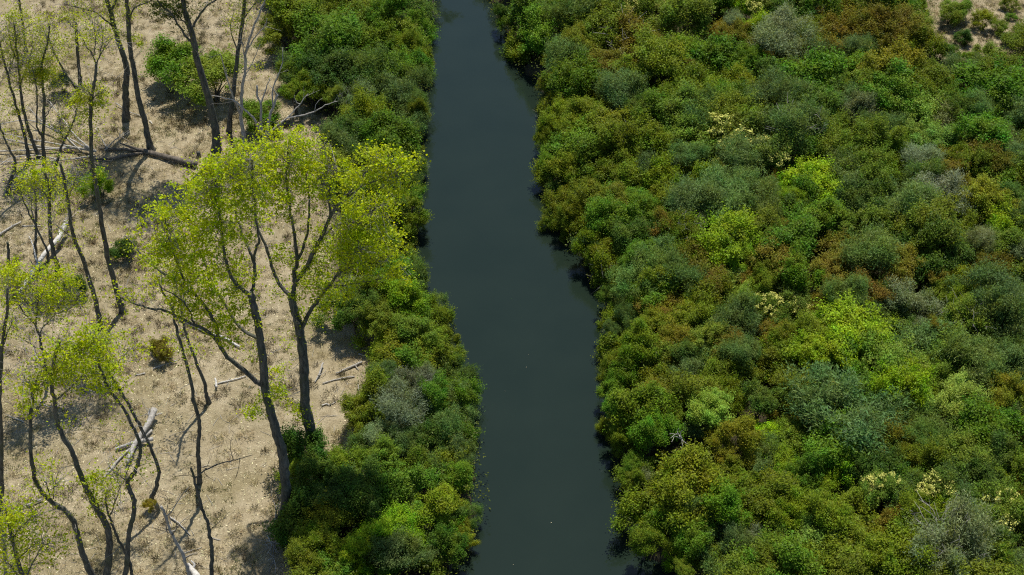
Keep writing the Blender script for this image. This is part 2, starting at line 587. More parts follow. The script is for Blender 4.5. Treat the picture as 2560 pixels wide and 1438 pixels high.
# shrubs as seen: x, y, radius in the enlarged crop, kind; '*' after the kind = bare twigs show
CROPS = [
    (1200, 0, 2.996, 'right', "90,90,60,D;150,190,55,G;330,60,90,G;380,125,120,G;640,70,100,O;560,180,90,T;430,260,120,G;290,400,110,O;400,430,140,D;820,60,130,T;870,200,130,M;1020,160,90,D;1180,100,100,F;1310,90,90,F;1540,100,130,M;1740,60,100,G;1850,80,60,L;1480,230,160,M;1090,330,130,R*;1200,400,80,R;720,330,90,Y;860,400,80,R;560,470,70,Y;660,460,110,T;770,560,90,F;900,520,100,R;1130,510,60,R;1310,500,130,O;1530,530,80,R;1330,400,90,R;1550,420,110,G;1780,270,90,R;1930,310,100,R;1900,180,60,S;1990,60,80,L;1730,520,150,G;1850,480,100,D;2000,430,80,G;500,640,70,Y;720,650,140,G;900,680,80,O;1080,700,110,T;1230,640,90,G;1420,600,80,T;1600,640,110,O;1750,700,120,M;1950,660,120,O;1850,780,130,G;1550,770,130,O;1370,760,90,O;500,840,80,O*;620,870,110,O;760,770,80,O;800,870,80,O;950,830,110,O;1200,850,80,D;1300,880,110,G;1500,840,120,M;1680,930,120,T;1850,930,130,M;1980,900,70,L;570,1000,110,O;480,1060,60,O;720,980,90,O;870,960,100,O;1020,960,110,O;1110,1080,90,D*;1000,1120,130,O;560,1160,130,G;800,1130,120,G;1260,1060,120,O;1410,1120,60,Y;1520,1040,120,M;1300,1160,80,G;1640,1080,100,D;1700,1010,80,F;1850,1080,150,F;1980,1080,80,F;520,1260,90,G;600,1330,130,O;850,1240,120,G;1040,1240,100,O;1160,1240,90,Y;1400,1210,100,Y;1560,1190,90,T;1700,1230,90,D;1800,1280,60,F;1990,1200,110,T;700,1390,90,D;960,1340,110,O;1140,1350,110,O;1350,1290,90,T;1360,1400,120,O;1480,1300,90,Y;1680,1380,100,O;1900,1390,100,T"),
    (1880, 0, 2.996, 'right', "60,60,90,F;50,230,80,L;270,90,110,D;200,150,80,D;470,70,110,G;220,290,110,S;400,240,60,O;520,190,80,O;680,50,90,Y;690,150,110,R;800,80,80,M;930,90,90,R;1050,70,110,G;1150,30,80,G;1100,220,110,R;930,230,120,R;680,260,110,R;1260,200,110,M;1200,280,90,M;1300,330,120,O;400,360,100,M;60,370,80,R;250,440,90,R;560,430,100,R;680,390,90,T;780,400,80,T;930,370,80,S;1050,350,70,R;1180,400,100,O;1420,400,80,D;1500,410,80,G;1620,440,60,L;880,470,110,G;760,500,110,G;600,490,100,G;400,500,120,T;330,580,100,M;80,560,90,D;1050,560,120,Y;900,560,80,R;1180,500,110,O;1330,530,80,O;1550,520,110,T;1700,480,80,T;1830,570,130,O;1960,500,80,M;1990,610,70,D;1420,590,80,T;1590,640,70,R;1780,700,170,G;1960,700,100,G;380,680,170,G;470,800,120,D;640,640,80,D;200,760,150,T;80,740,90,O;700,760,100,T;830,680,110,M;1070,700,150,G;1000,820,110,G;1290,640,110,O;1300,740,90,O;1480,790,110,G;1560,850,90,D;1660,820,80,T;1860,860,110,G;1990,880,80,T;1270,900,120,P;1210,1030,100,P;1420,1080,120,P;1580,1110,90,T;1460,930,90,S;1660,1040,130,G;750,870,100,S;80,960,60,O;300,1010,180,T*;110,1060,120,T;820,960,100,M;960,980,100,T;570,1080,120,M;880,1080,120,M;1050,1110,100,O;1140,1150,100,G;1000,1190,90,O;1290,1220,90,S;1420,1220,70,R;1560,1200,80,O;1700,1190,110,R;1900,1100,120,T;1990,1210,90,T;1850,1260,70,R;170,1180,110,F;430,1220,60,L;350,1260,110,G;620,1180,110,M;690,1240,60,L;500,1380,130,L;100,1330,80,R;200,1360,60,R;270,1420,90,L;680,1360,120,T;870,1320,130,M;1070,1290,100,O;1200,1340,90,O;1400,1310,110,R;1640,1280,110,M;1560,1400,80,Y;1300,1400,90,T;1720,1400,80,Y;1880,1350,120,G;2000,1400,60,O"),
    (1200, 480, 2.996, 'right', "560,90,110,O;570,200,90,O;690,180,110,Y;740,60,90,D;860,90,110,Y;980,40,90,O;960,140,110,G;880,260,110,Y;730,250,70,O;560,330,50,O;1100,100,110,G;1090,230,110,G;1060,340,110,D;1250,150,100,G;1340,60,100,O;1220,330,100,D;1370,300,110,R;1530,320,90,O*;1500,160,110,T;1650,120,140,T;1830,130,140,T;1700,250,100,T;1860,390,160,L;1900,490,80,L;1990,280,80,R;1430,430,70,F;1640,400,90,R;740,410,100,O;700,490,70,O;820,400,100,T;940,470,100,O;1080,540,90,O;1170,510,100,G;1300,560,110,T;1280,470,70,M;1180,640,120,T;960,650,100,O*;1300,680,100,O;1460,650,110,T;1480,530,90,O;1650,580,130,R;1720,690,100,R;1890,600,90,D;1990,680,90,R;1120,790,100,O;960,770,70,D;1280,800,100,G;1420,780,90,D;1530,740,90,T;1590,820,50,L;1300,890,110,R;1130,910,120,T;1000,1000,80,O;1080,1000,90,T;920,1040,50,T;1830,760,120,P;1920,830,80,P;1700,880,150,O;1990,900,80,O;1450,960,110,Y;1600,970,100,O;1330,1010,100,O;1900,1010,130,T;1750,1000,90,T;1130,1080,70,O;1200,1150,120,O;1050,1200,110,O;1480,1160,110,Y;1560,1240,80,D;1680,1120,90,M;1750,1230,110,T;1870,1180,90,R;1930,1230,100,T;1200,1270,100,G;1000,1300,90,O;910,1360,70,O;1090,1350,110,G;1380,1330,120,M;1520,1310,60,R;1260,1400,100,O;1560,1390,90,T;1800,1330,100,M;1720,1400,100,O;1960,1350,120,O;1050,1425,90,O"),
    (1880, 480, 2.996, 'right', "50,100,110,T;160,80,100,T;300,70,80,L;290,160,90,D;450,120,120,G;620,60,120,G;560,200,110,G;800,110,120,D;730,190,90,T;960,90,120,T;1160,100,140,T;1400,60,120,S;1330,180,130,M;1530,110,100,T;1700,60,110,Y;1850,90,90,Y;1720,160,80,O;1940,60,80,D;1990,170,60,T;80,300,110,M;140,280,80,R;260,280,60,R;400,300,120,G;340,400,140,G;830,300,130,M;1000,260,110,T*;1180,300,110,D;1350,300,150,M;1580,280,100,O;1850,260,120,L;1990,310,60,Y;1660,410,90,S;1870,420,90,G;2000,500,90,S;190,530,140,R;680,490,120,R;600,610,110,R;720,640,100,R;900,730,120,R;560,740,80,R;60,690,80,O;90,600,80,O;330,620,120,G;880,530,140,T;1060,490,80,S;1150,600,110,R;1310,640,80,R;1300,450,140,D;1440,500,110,D;1730,580,140,R;1900,640,110,R;1600,560,80,R;1480,680,110,O;1540,800,70,L;1430,820,100,M;1760,770,140,T;1850,860,110,T;1980,790,60,L;1960,920,120,G;210,790,110,F;90,900,80,F;330,900,90,F;520,880,90,R;700,820,110,T;850,880,130,T;1000,900,120,T;1180,880,110,S;1370,1020,60,R;1250,1060,70,S;1060,1040,110,D;1600,960,110,M*;1560,1050,100,M;1780,1020,150,T;2000,1080,70,D;110,1100,110,R;260,1110,90,Y;450,1080,120,O;700,1050,160,L;820,1130,140,L;510,1200,130,L;640,1320,100,G;990,1220,100,M;50,1240,80,O;280,1260,130,O;130,1350,120,O;900,1350,160,P;1100,1330,120,P;1250,1230,130,T;1340,1320,110,M;1500,1200,110,M;1650,1330,130,T;1800,1230,130,D;1880,1320,120,T;1980,1180,80,D;1420,1410,90,P;2000,1400,70,T"),
    (1200, 960, 3.009, 'right', "1000,70,90,G;980,170,70,G;1120,130,90,O;1340,80,90,Y;1250,60,60,D;1600,130,130,O;1500,40,70,S*;1750,80,110,O;1860,100,110,O;1700,200,110,P;1600,330,80,T;1240,230,130,O;1110,300,100,O;980,340,60,O;1300,330,100,G;1410,250,80,O;1050,400,80,O;1100,490,90,O;1250,430,100,D;1930,430,110,Y;1850,510,110,Y;1070,620,90,G;1090,710,70,O;1360,660,110,Y;1220,700,100,O;1500,650,90,O;1200,810,110,S*;1600,780,160,O;1500,880,140,O;1780,700,110,O;1880,800,130,O;1650,930,80,T;1300,960,160,O;1150,990,90,O;1050,1080,60,S;1180,1150,110,O;1350,1090,130,G;1620,1050,80,Y;1820,950,120,G;1960,1000,120,Y;1620,1180,110,G;1820,1160,110,T;1500,1300,100,L;1650,1300,140,M;1780,1340,110,M;1950,1250,130,T;1900,1410,120,T;1450,1410,80,M"),
    (1880, 960, 3.009, 'right', "60,100,100,D;300,80,140,O;240,290,90,R;560,110,80,F;840,120,110,D;930,50,60,S*;1080,60,150,L;1240,60,90,L;1350,110,80,M;620,280,220,T;1040,250,90,Y;1140,160,90,D;1280,180,90,P;1530,140,130,P;1900,60,90,Y;1830,110,90,M;1980,190,110,T;1760,300,110,Y;1330,360,150,T;1250,430,100,T;1750,420,180,G;1870,530,120,D;1980,380,50,R;960,400,120,Y;940,510,110,R;1130,490,80,Y;100,450,100,L;250,390,80,M;330,430,110,M;100,600,110,T;230,600,100,L;370,660,120,G;600,520,150,G;640,610,100,L;560,720,100,L;760,600,100,D;790,720,80,F;980,640,120,D;980,770,100,F;1130,740,100,G;1190,570,80,O;1270,660,110,Y;1100,870,140,T;1400,600,120,O;1600,560,130,M;1550,760,120,T;1700,720,100,D;1850,760,110,L;1950,680,110,M;1990,850,80,R;1370,800,90,F;200,830,150,O;80,870,90,O;300,960,120,O;80,1000,110,O;180,1090,100,D;430,870,80,D;820,850,60,L;540,1010,150,O;760,960,140,O;1050,1040,100,R;1220,1010,140,O;1480,960,90,L;1790,900,100,F;1900,1000,130,F;1590,1060,60,P;720,1180,110,O;880,1180,130,O;560,1130,90,D;480,1220,120,P;200,1250,130,O;40,1190,80,S;1180,1220,100,R;1130,1330,150,O;970,1350,110,O;740,1310,130,M;560,1360,160,O;200,1380,140,G;1450,1200,200,S*;1620,1150,120,S;1520,1340,130,S;1700,1330,120,R;1890,1280,60,G;1920,1200,100,D;1980,1390,90,T"),
    (560, 0, 2.995, 'left', "420,40,90,O;560,100,110,O;390,180,70,O;470,270,90,O;700,200,110,M;860,90,110,O;870,190,80,M;1060,130,100,M;1150,60,90,G;1250,100,110,G;1400,60,120,G;1500,110,100,T*;680,40,60,T;1120,200,110,M;900,260,70,M;1010,280,70,P;1150,340,100,O;1290,260,110,O;1430,260,100,G;1400,380,120,O;1530,440,70,O;1480,520,90,G;800,400,150,G;960,380,120,G;700,520,120,D;580,520,100,T;490,560,65,M;850,560,130,D;1020,560,130,T;1160,560,80,F;1180,640,60,F;1260,600,100,G;1420,620,100,T;520,680,60,O;650,650,60,O;830,720,50,M;980,740,90,S*;1050,800,110,M;1280,720,110,T;1150,830,90,M;1300,810,120,T;1460,850,75,O;1560,780,65,T;1350,900,110,T;960,900,80,O;1080,960,130,O;940,1000,110,D;1000,1070,100,T;1250,1050,120,G;1370,1000,90,T;1380,1080,90,O;1350,1150,90,G;850,1130,120,T;820,1240,100,M;1420,1250,80,T;1500,1270,45,T*;1400,1360,90,T;1290,1380,90,O;1130,1250,110,D;1000,1330,110,M;1150,1400,110,G;960,1420,90,O"),
    (560, 480, 2.995, 'left', "1400,160,100,O;1290,200,80,T;1200,240,90,G;1330,290,90,O;1470,240,70,O;1300,390,110,O;1150,370,80,G;1400,60,90,G;1150,500,100,O;1020,430,90,D;1200,80,100,O;1040,250,100,M;1480,690,100,T;1380,700,110,M;1250,680,100,G;1040,770,90,S*;1180,780,100,O;1100,860,90,D;1340,830,110,L;830,900,110,D;970,850,80,D;1560,860,80,T;1500,900,120,O;1350,960,120,G;1180,960,90,M;1600,1030,110,O;1430,1060,110,M;1220,1100,110,O;1500,1130,110,M;1670,1100,80,O;1300,1220,120,O;1190,1230,70,O;1610,1260,110,M;1710,1250,80,O;1400,1330,120,G;1200,1370,60,T;1180,1425,90,L;1450,1420,90,S;1720,1360,90,T"),
    (560, 960, 3.008, 'left', "1130,150,130,O;1010,200,80,O;1010,320,80,O;1300,190,110,S;1470,130,110,F;1560,60,90,G;1640,90,90,O;1780,100,100,G;1740,200,110,T;1500,240,100,G;1200,410,90,S;1330,430,90,T;1050,500,100,T;1180,560,110,M;1480,400,110,D;1600,350,120,T;1740,400,110,G;1500,560,100,T;1430,650,80,O;1650,600,120,O;1780,560,100,T;1800,700,90,G;1700,750,120,M;600,560,130,D;540,690,80,O;670,710,100,D;860,720,110,D;900,640,90,O;620,860,110,O;820,880,110,D;1000,800,110,D;1250,830,120,T;1400,800,120,G;600,1020,130,D;750,1010,110,Y;620,1200,120,O;760,1170,110,O;560,1340,100,O;950,1010,100,D;1080,930,110,D;1330,970,80,T;1280,1090,120,L;1390,1170,80,L;1440,1070,80,G;1150,1160,80,L;1000,1260,80,L;1020,1390,80,L;850,1380,90,G;1300,1320,130,T;1600,920,110,O;1700,900,90,O;1650,1080,110,G;1760,1080,80,Y;1780,1190,80,Y;1800,1000,90,T;1560,1210,100,D;1690,1250,90,D;1590,1350,110,M;1150,1330,90,G"),  # several near-left bushes use the dark kind to paint in poplar shade
]
# shrubs that stand apart: x, y, radius, kind, label
APART = [
    (446, 165, 56, 'G', 'rounded deep green bush behind the dark leaning trunk on the dry clearing'),
    (533, 200, 56, 'M', 'yellow green leafy bush in front of the leaning trunk beside the deep green bush'),
    (250, 462, 34, 'L', 'low bright olive bush behind a slim trunk below the fallen log'),
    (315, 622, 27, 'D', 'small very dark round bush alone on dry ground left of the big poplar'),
    (400, 872, 26, 'R', 'dry brown twiggy bush on bare ground left of the two slender trunks'),
    (376, 1266, 14, 'R', 'small dry brown tuft at the foot of a curved trunk'),
    (157, 212, 20, 'S', 'small grey green bush beside the broken-topped trunk in the upper clearing'),
    (650, 298, 36, 'G', 'green bush behind the pale forked dead tree'),
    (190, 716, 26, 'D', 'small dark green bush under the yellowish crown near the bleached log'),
    (2374, 36, 34, 'M', 'feathery olive bush standing apart on the sandy slope, upper far bank'),
    (2402, 30, 30, 'G', 'deep green bush touching the feathery olive bush on the sandy slope'),
    (2462, 52, 32, 'Y', 'golden rust round bush alone on the sandy slope'),
    (2494, 66, 24, 'M', 'moss green bush at the right flank of the golden bush'),
    (2522, 100, 20, 'G', 'small fresh green round bush below the golden bush on sand'),
    (2528, 44, 13, 'G', 'tiny green bush on the sandy slope near the picture corner'),
    (2524, 12, 22, 'O', 'dull olive bush at the very top corner of the sandy slope'),
    (2412, 92, 24, 'D', 'dark low bush at the lower edge of the sandy slope'),
    (2300, 22, 26, 'O', 'dull olive bush where the thicket meets the sandy slope'),
    (2470, 140, 34, 'M', 'pale moss green bush at the thicket rim under the sandy slope'),
    (2545, 70, 12, 'T', 'tiny grey green bush at the right picture edge on sand'),
]
SHRUBS = []
for ox, oy, sc, side, txt in CROPS:
    for e in txt.split(';'):
        x, y, r_, k = e.split(',')
        SHRUBS.append(dict(px=ox + float(x) / sc, py=oy + float(y) / sc, r=float(r_) / sc, k=k[0], bare=k.endswith('*'), side=side, label=None))
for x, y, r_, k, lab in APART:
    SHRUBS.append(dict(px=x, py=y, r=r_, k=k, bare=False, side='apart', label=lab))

rs = random.Random(11)
for s in SHRUBS:
    p = at_z(s['px'], s['py'], 1.9)
    l, r = shore(p[1])
    near = (p[0] - r) if s['side'] == 'right' else (l - p[0])
    apart = s['side'] == 'apart'
    grow = (0.98 if s['px'] > 2270 else 1.3) if apart else 1.28 if near < 2.0 else 1.0 if (s['px'] > 2260 and s['py'] < 200) else 1.54
    R = s['r'] * grow * (1.0 if apart else rs.uniform(0.88, 1.14)) / ppm(p)
    hz = R * (0.95 if apart else rs.uniform(0.8, 1.15))
    if near < 2.0 and not apart:
        hz *= 1.2                                    # leaves down to the water
    if apart:
        zc = 0.75 + hz * 0.85
    else:
        zc = 2.5 + 0.45 * R + rs.uniform(-1.0, 0.75) - (1.15 if near < 2.0 else 0) + (0.7 if R > 2.1 else 0) - hz * 0.55
    p = at_z(s['px'], s['py'] + s['r'] * 0.12, zc)
    if not apart:                                    # keep the wood on its bank, the outer leaves over the water
        l, r = shore(p[1])
        if s['side'] == 'right':
            p[0] = max(p[0], r - 0.8 + R * 0.9)
        else:
            p[0] = min(p[0], l + 0.55 - R * 0.9)
    g = float(zg(p[0], p[1]))
    s.update(p=p, R=R, hz=hz, zc=zc, g=max(g, -0.3))


def place_words(s):
    x, y = s['px'], s['py']
    row = 'top' if y < 200 else 'upper' if y < 480 else 'middle' if y < 860 else 'lower' if y < 1180 else 'bottom'
    l, r = shore(s['p'][1])
    if s['side'] == 'left':
        d = l - s['p'][0]
        col = 'riverside' if d < 1.6 else 'inner'
        return f'{row} left-bank {col} thicket'
    d = s['p'][0] - r
    col = 'riverside' if d < 1.8 else 'near-river' if x < 1700 else 'central' if x < 2000 else 'outer' if x < 2300 else 'far'
    return f'{row} right-bank {col} thicket'


def size_word(R):
    return 'small ' if R < 1.0 else 'large ' if R > 1.65 else ''


thick = [s for s in SHRUBS if s['side'] != 'apart']
XY = np.array([[s['px'], s['py']] for s in thick])
for i, s in enumerate(thick):
    d = np.hypot(*(XY - XY[i]).T)
    order = np.argsort(d)[1:9]
    rel = []
    for j in order:
        t = thick[j]
        if t['k'] == s['k'] or any(t['k'] == q_[1] for q_ in rel):
            continue
        dx, dy = XY[j] - XY[i]
        w = ('left of' if dx > 0 else 'right of') if abs(dx) > abs(dy) else ('behind' if dy > 0 else 'in front of')
        rel.append((f"{w} a {KIND[t['k']][1]} one", t['k']))
    s['rel'] = [q_[0] for q_ in rel]
    s['base'] = f"{size_word(s['R'])}{KIND[s['k']][1]} shrub, {place_words(s)}"
    s['twig'] = ' with bare grey twigs' if s['bare'] else ''
cands = [lambda s: s['base'] + s['twig'],
         lambda s: s['base'] + (', ' + s['rel'][0] if s['rel'] else ''),
         lambda s: s['base'] + (', ' + s['rel'][1] if len(s['rel']) > 1 else ''),
         lambda s: s['base'] + (', ' + s['rel'][2] if len(s['rel']) > 2 else '')]
taken = set()
left_over = thick
for f in cands:
    cnt = {}
    for s in left_over:
        cnt.setdefault(f(s), []).append(s)
    nxt = []
    for lab, ss in cnt.items():
        if len(ss) == 1 and lab not in taken:
            ss[0]['label'] = lab
            taken.add(lab)
        else:
            nxt += ss
    left_over = nxt
for s in left_over:                      # still alike: order of look-alikes from the river outwards
    s['label'] = None
byb = {}
for s in left_over:
    byb.setdefault(s['base'], []).append(s)
ORD = ['first', 'second', 'third', 'fourth', 'fifth', 'sixth', 'seventh', 'eighth', 'ninth', 'tenth', 'eleventh', 'twelfth']
for b, ss in byb.items():
    allb = sorted([t for t in thick if t['base'] == b], key=lambda t: t['px'])
    for s in ss:
        s['label'] = f"{b}, {ORD[min(allb.index(s), 11)]} such from the left"

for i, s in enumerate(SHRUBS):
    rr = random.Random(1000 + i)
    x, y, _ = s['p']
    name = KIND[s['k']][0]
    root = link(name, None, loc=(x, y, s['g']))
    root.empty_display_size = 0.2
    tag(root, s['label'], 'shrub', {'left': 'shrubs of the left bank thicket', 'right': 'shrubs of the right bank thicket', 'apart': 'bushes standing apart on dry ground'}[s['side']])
    style = STYLE[s['k']]
    if style in ('lobed', 'tight') and rr.random() < 0.22:
        style = 'fluffy'
    R = s['R']
    c = link('crown', rr.choice(PROTO[style]), root, (0, 0, s['zc'] - s['g']))
    hz = s['hz']
    c.scale = (R * rr.uniform(0.85, 1.2), R * rr.uniform(0.85, 1.2), hz)
    c.rotation_euler = (rr.uniform(-0.15, 0.15), rr.uniform(-0.15, 0.15), rr.uniform(0, 6.28))
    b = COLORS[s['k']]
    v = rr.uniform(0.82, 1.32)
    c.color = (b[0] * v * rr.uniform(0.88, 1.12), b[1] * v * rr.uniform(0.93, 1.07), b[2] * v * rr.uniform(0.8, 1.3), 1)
    st = link('stem', rr.choice(STEMS), root)
    st.scale = (R, R, max(0.3, s['zc'] - s['g']))
    st.rotation_euler = (0, 0, rr.uniform(0, 6.28))
    if s['k'] == 'F':
        fl = link('flowers', rr.choice(FLOWERS), root, c.location)
        fl.scale = c.scale
        fl.rotation_euler = (0, 0, rr.uniform(0, 6.28))
    if s['bare']:
        bt = link('bare_twigs', rr.choice(BARE), root, c.location)
        bt.scale = c.scale
        bt.rotation_euler = (0, 0, rr.uniform(0, 6.28))

# ------------------------------------------------------------------ tall trees, traced as they stand
GP = 'slender poplars of the left clearing'
def add_tree(name, label, trunk, w0, w1, limbs=(), blobs=(), leaf=(0.16, 0.19, 0.012), bark=M_BARK, twigmat=None, group=None, seed=1, cat='tree', dens=1.0, lean=0.0, spray=0):
    """trunk: pixels from the base up; limbs: (pixels, width0, width1, depth); blobs: (x, y, r, density[, depth]) of foliage"""
    rng = np.random.default_rng(seed)
    base = at_z(trunk[0][0], trunk[0][1], 0.8)
    base = at_z(trunk[0][0], trunk[0][1], float(zg(base[0], base[1])))
    Y0 = base[1]
    sc = ppm(base)
    root = link(name, None, loc=base)
    root.empty_display_size = 0.3
    tag(root, label, cat, group)
    H = max(1.0, (trunk[0][1] - trunk[-1][1]) / sc)

    def lift(pts, dep0, dep1):
        n = len(pts)
        return np.array([at_y(x, y, Y0 + dep0 + (dep1 - dep0) * (i / max(1, n - 1))) for i, (x, y) in enumerate(pts)])

    def wobble(P, a):
        m = len(P)
        w = rng.normal(size=(m, 3)) * a
        w[0] = 0
        return P + w

    # trunk, with a flared foot set into the ground
    T = lift(trunk, 0, lean * H)
    Ts = smooth_path(T, 5)
    R = np.linspace(w0, w1, len(Ts)) * 0.44 / sc
    R *= 1 + 0.05 * rng.normal(size=len(R))
    h = Ts[:, 2] - Ts[0, 2]
    R *= 1 + 0.45 * np.exp(-np.maximum(h, 0) / 0.5)
    Ts = wobble(Ts, 0.02)
    Ts = np.vstack([Ts[0] + np.array([0, 0, -0.5]), Ts])
    R = np.concatenate([[R[0] * 1.25], R])
    mb = MB()
    mb.tube(Ts - base, R, 9)
    mb.build('trunk', bark, root, True)
    SK, SR = [Ts[2:]], [R[2:]]
    for li in limbs:
        pts, a, b = li[0], li[1], li[2]
        # depth where the limb leaves the trunk or a limb already built
        p0 = at_y(pts[0][0], pts[0][1], Y0)
        allp = np.vstack(SK)
        j = np.argmin(np.hypot(allp[:, 0] - p0[0], allp[:, 2] - p0[2]))
        d0 = allp[j, 1] - Y0
        ln = sum(math.hypot(pts[q + 1][0] - pts[q][0], pts[q + 1][1] - pts[q][1]) for q in range(len(pts) - 1)) / sc
        d1 = d0 + (li[3] if len(li) > 3 else rng.uniform(-0.4, 0.4)) * ln
        P = wobble(smooth_path(lift(pts, d0, d1), 4), 0.02)
        P[0] = allp[j] * 0.6 + P[0] * 0.4
        r = np.linspace(a, b, len(P)) * 0.45 / sc
        mb = MB()
        mb.tube(P - base, r, 7)
        mb.build('limb', bark, root, True)
        SK.append(P)
        SR.append(r)
    allp = np.vstack(SK)
    # foliage: twigs reach from the nearest wood into each mass of leaves
    lf, tw = MB(), MB()
    nl = nt = 0
    blobs = list(blobs)
    if group == GP and blobs:            # thin haze of leaves along the upper wood
        for SKi in SK:
            for _ in range(3 if SKi is SK[0] else 2):
                e = SKi[rng.integers(len(SKi) // 2, len(SKi))]
                ex, ey = to_px(e)
                blobs.append((ex + rng.uniform(-26, 26), ey + rng.uniform(-30, 14), rng.uniform(20, 40), 0.12))
    for bl in blobs:
        x, y, r_, dn = bl[:4]
        dz = bl[4] if len(bl) > 4 else rng.uniform(-0.25, 0.25) * (r_ / sc)
        c = at_y(x, y, Y0)
        j = np.argmin(np.linalg.norm(allp - c, axis=1))
        c = at_y(x, y, allp[j, 1] + dz)
        Rm = r_ / sc
        k = max(4, int((0.32 + 0.76 * dn) * dens * 19 * Rm ** 1.6))
        q = unit(rng.normal(size=(k, 3))) * (rng.random((k, 1)) ** 0.42) * Rm * np.array([1.12, 0.9, 1.02])
        tips = c + q
        for t in tips:
            cand = allp[np.argsort(((allp - t) ** 2).sum(1))[:6]]
            s0 = cand[rng.integers(0, len(cand))]
            L = np.linalg.norm(t - s0)
            mid = s0 * 0.45 + t * 0.55 + rng.normal(size=3) * 0.10 * L + np.array([0, 0, -0.04 * L])
            P = smooth_path([s0, mid, t], 3)
            tw.tube(P, np.linspace(min(0.03, 0.007 + 0.006 * L), 0.004, len(P)), 3, cap1=False)
            nt += 1
            for _ in range(1):
                e = P[rng.integers(3, len(P))]
                f = e + rng.normal(size=3) * 0.28 + np.array([0, 0, 0.12])
                tw.tube(np.array([e, (e + f) / 2 + rng.normal(size=3) * 0.04, f]), [0.008, 0.006, 0.004], 3, cap1=False)
        m = 36 if dn >= 0.55 else 17
        sp = 0.20 if dn >= 0.55 else 0.36
        w = rng.uniform(0.6, 1.5, (k, 1))
        LP = np.repeat(tips, m, axis=0) + rng.normal(size=(k * m, 3)) * np.array([sp, sp, sp * 0.45]) * np.repeat(w, m, axis=0)
        nn = rng.normal(size=LP.shape) * 0.8 + np.array([0.1, 0.2, 0.75])
        sz = 0.07 + 0.07 * rng.random(k * m)
        lf.leaves(LP, nn, sz * 1.15, sz * 0.95, rng)
        nl += k * m
    if group == GP:
        spray = int(spray * 1.9)
    for _ in range(spray):       # bare outer twigs of a dead or thin crown
        i = rng.integers(0, len(SK))
        P0 = SK[i]
        e = P0[rng.integers(len(P0) // 3, len(P0))]
        ln = rng.uniform(0.5, 2.0)
        d = unit(rng.normal(size=3) + np.array([0, 0, 0.8]))
        P = smooth_path([e, e + d * ln * 0.5 + rng.normal(size=3) * 0.12, e + d * ln + rng.normal(size=3) * 0.25], 3)
        tw.tube(P, np.linspace(0.022, 0.006, len(P)), 3)
        for _k in range(2):
            f = P[rng.integers(2, len(P))]
            tw.tube(np.array([f, f + unit(d + rng.normal(size=3) * 0.7) * rng.uniform(0.2, 0.7)]), [0.010, 0.004], 3)
        nt += 1
    cr = None
    if nl:
        lf.V = [v - base for v in lf.V]
        cr = lf.build('crown', M_POP, root)
        cr.color = (*leaf, 1)
    if nt:
        tw.V = [v - base for v in tw.V]
        tag(tw.build('twigs', twigmat or M_TWIG, cr if cr is not None else root), kind='stuff')
    return root


YG = (0.345, 0.42, 0.010)       # yellow green poplar leaf
OL = (0.30, 0.355, 0.022)       # duller leaf
DG = (0.045, 0.075, 0.016)      # dark ivy-like leaf

# two big poplars in front
add_tree('poplar_tree', 'big poplar leaning left, its long left limb sweeping over the clearing, yellow green crown',
         [(706, 1300), (713, 1270), (715, 1226), (710, 1173), (705, 1126), (693, 1086), (676, 1026), (662, 965), (657, 897), (650, 847), (643, 797), (632, 757), (627, 734)], 30, 17,
         [([(658, 962), (641, 954), (608, 924), (568, 891), (548, 861), (521, 831), (484, 811), (447, 794), (411, 777), (367, 770), (321, 754), (294, 737)], 14, 3, -0.1),
          ([(547, 857), (541, 814), (521, 780), (498, 750), (467, 720), (434, 700), (394, 674), (361, 647), (334, 610), (311, 590)], 10, 3, 0.2),
          ([(649, 850), (641, 844), (601, 820), (574, 780), (551, 744), (531, 707), (505, 640), (480, 580), (465, 530)], 10, 3, 0.35),
          ([(627, 736), (610, 727), (590, 710), (573, 680), (563, 647), (556, 590), (548, 520), (540, 450)], 11, 3, 0.0),
          ([(628, 736), (632, 724), (635, 694), (635, 660), (623, 624), (613, 604), (597, 560), (590, 540), (585, 480), (580, 420)], 10, 3, 0.3),
          ([(635, 662), (640, 620), (648, 600), (640, 540), (632, 470), (630, 400)], 7, 3, -0.2),
          ([(467, 720), (440, 650), (420, 590), (410, 540)], 6, 2, -0.2),
          ([(484, 811), (470, 770), (440, 740), (400, 720)], 5, 2, -0.3),
          ([(531, 707), (500, 690), (470, 640)], 5, 2)],
         [(420, 560, 62, 1.0), (398, 615, 48, 1.0), (470, 515, 66, 1.1), (520, 445, 50, 1.0), (565, 410, 58, 1.1), (540, 500, 72, 1.0), (612, 465, 72, 1.1), (622, 395, 55, 1.1), (600, 555, 56, .9),
          (520, 575, 56, .8), (468, 610, 58, .9), (430, 685, 55, .7), (500, 680, 55, .7), (560, 650, 55, .6), (582, 720, 45, .6), (480, 742, 55, .7), (540, 765, 45, .6), (622, 700, 35, .6),
          (380, 715, 40, .5), (560, 835, 38, .6), (603, 800, 36, .6), (330, 740, 38, .4), (350, 600, 30, .4), (300, 720, 25, .4), (640, 1020, 28, 1.2), (668, 985, 24, 1.0), (640, 880, 30, .5), (450, 760, 40, .7), (520, 800, 40, .7), (590, 770, 36, .6), (420, 640, 40, .7), (500, 640, 40, .7)],
         YG, seed=21, group='big poplars by the thicket', dens=1.0, spray=26)
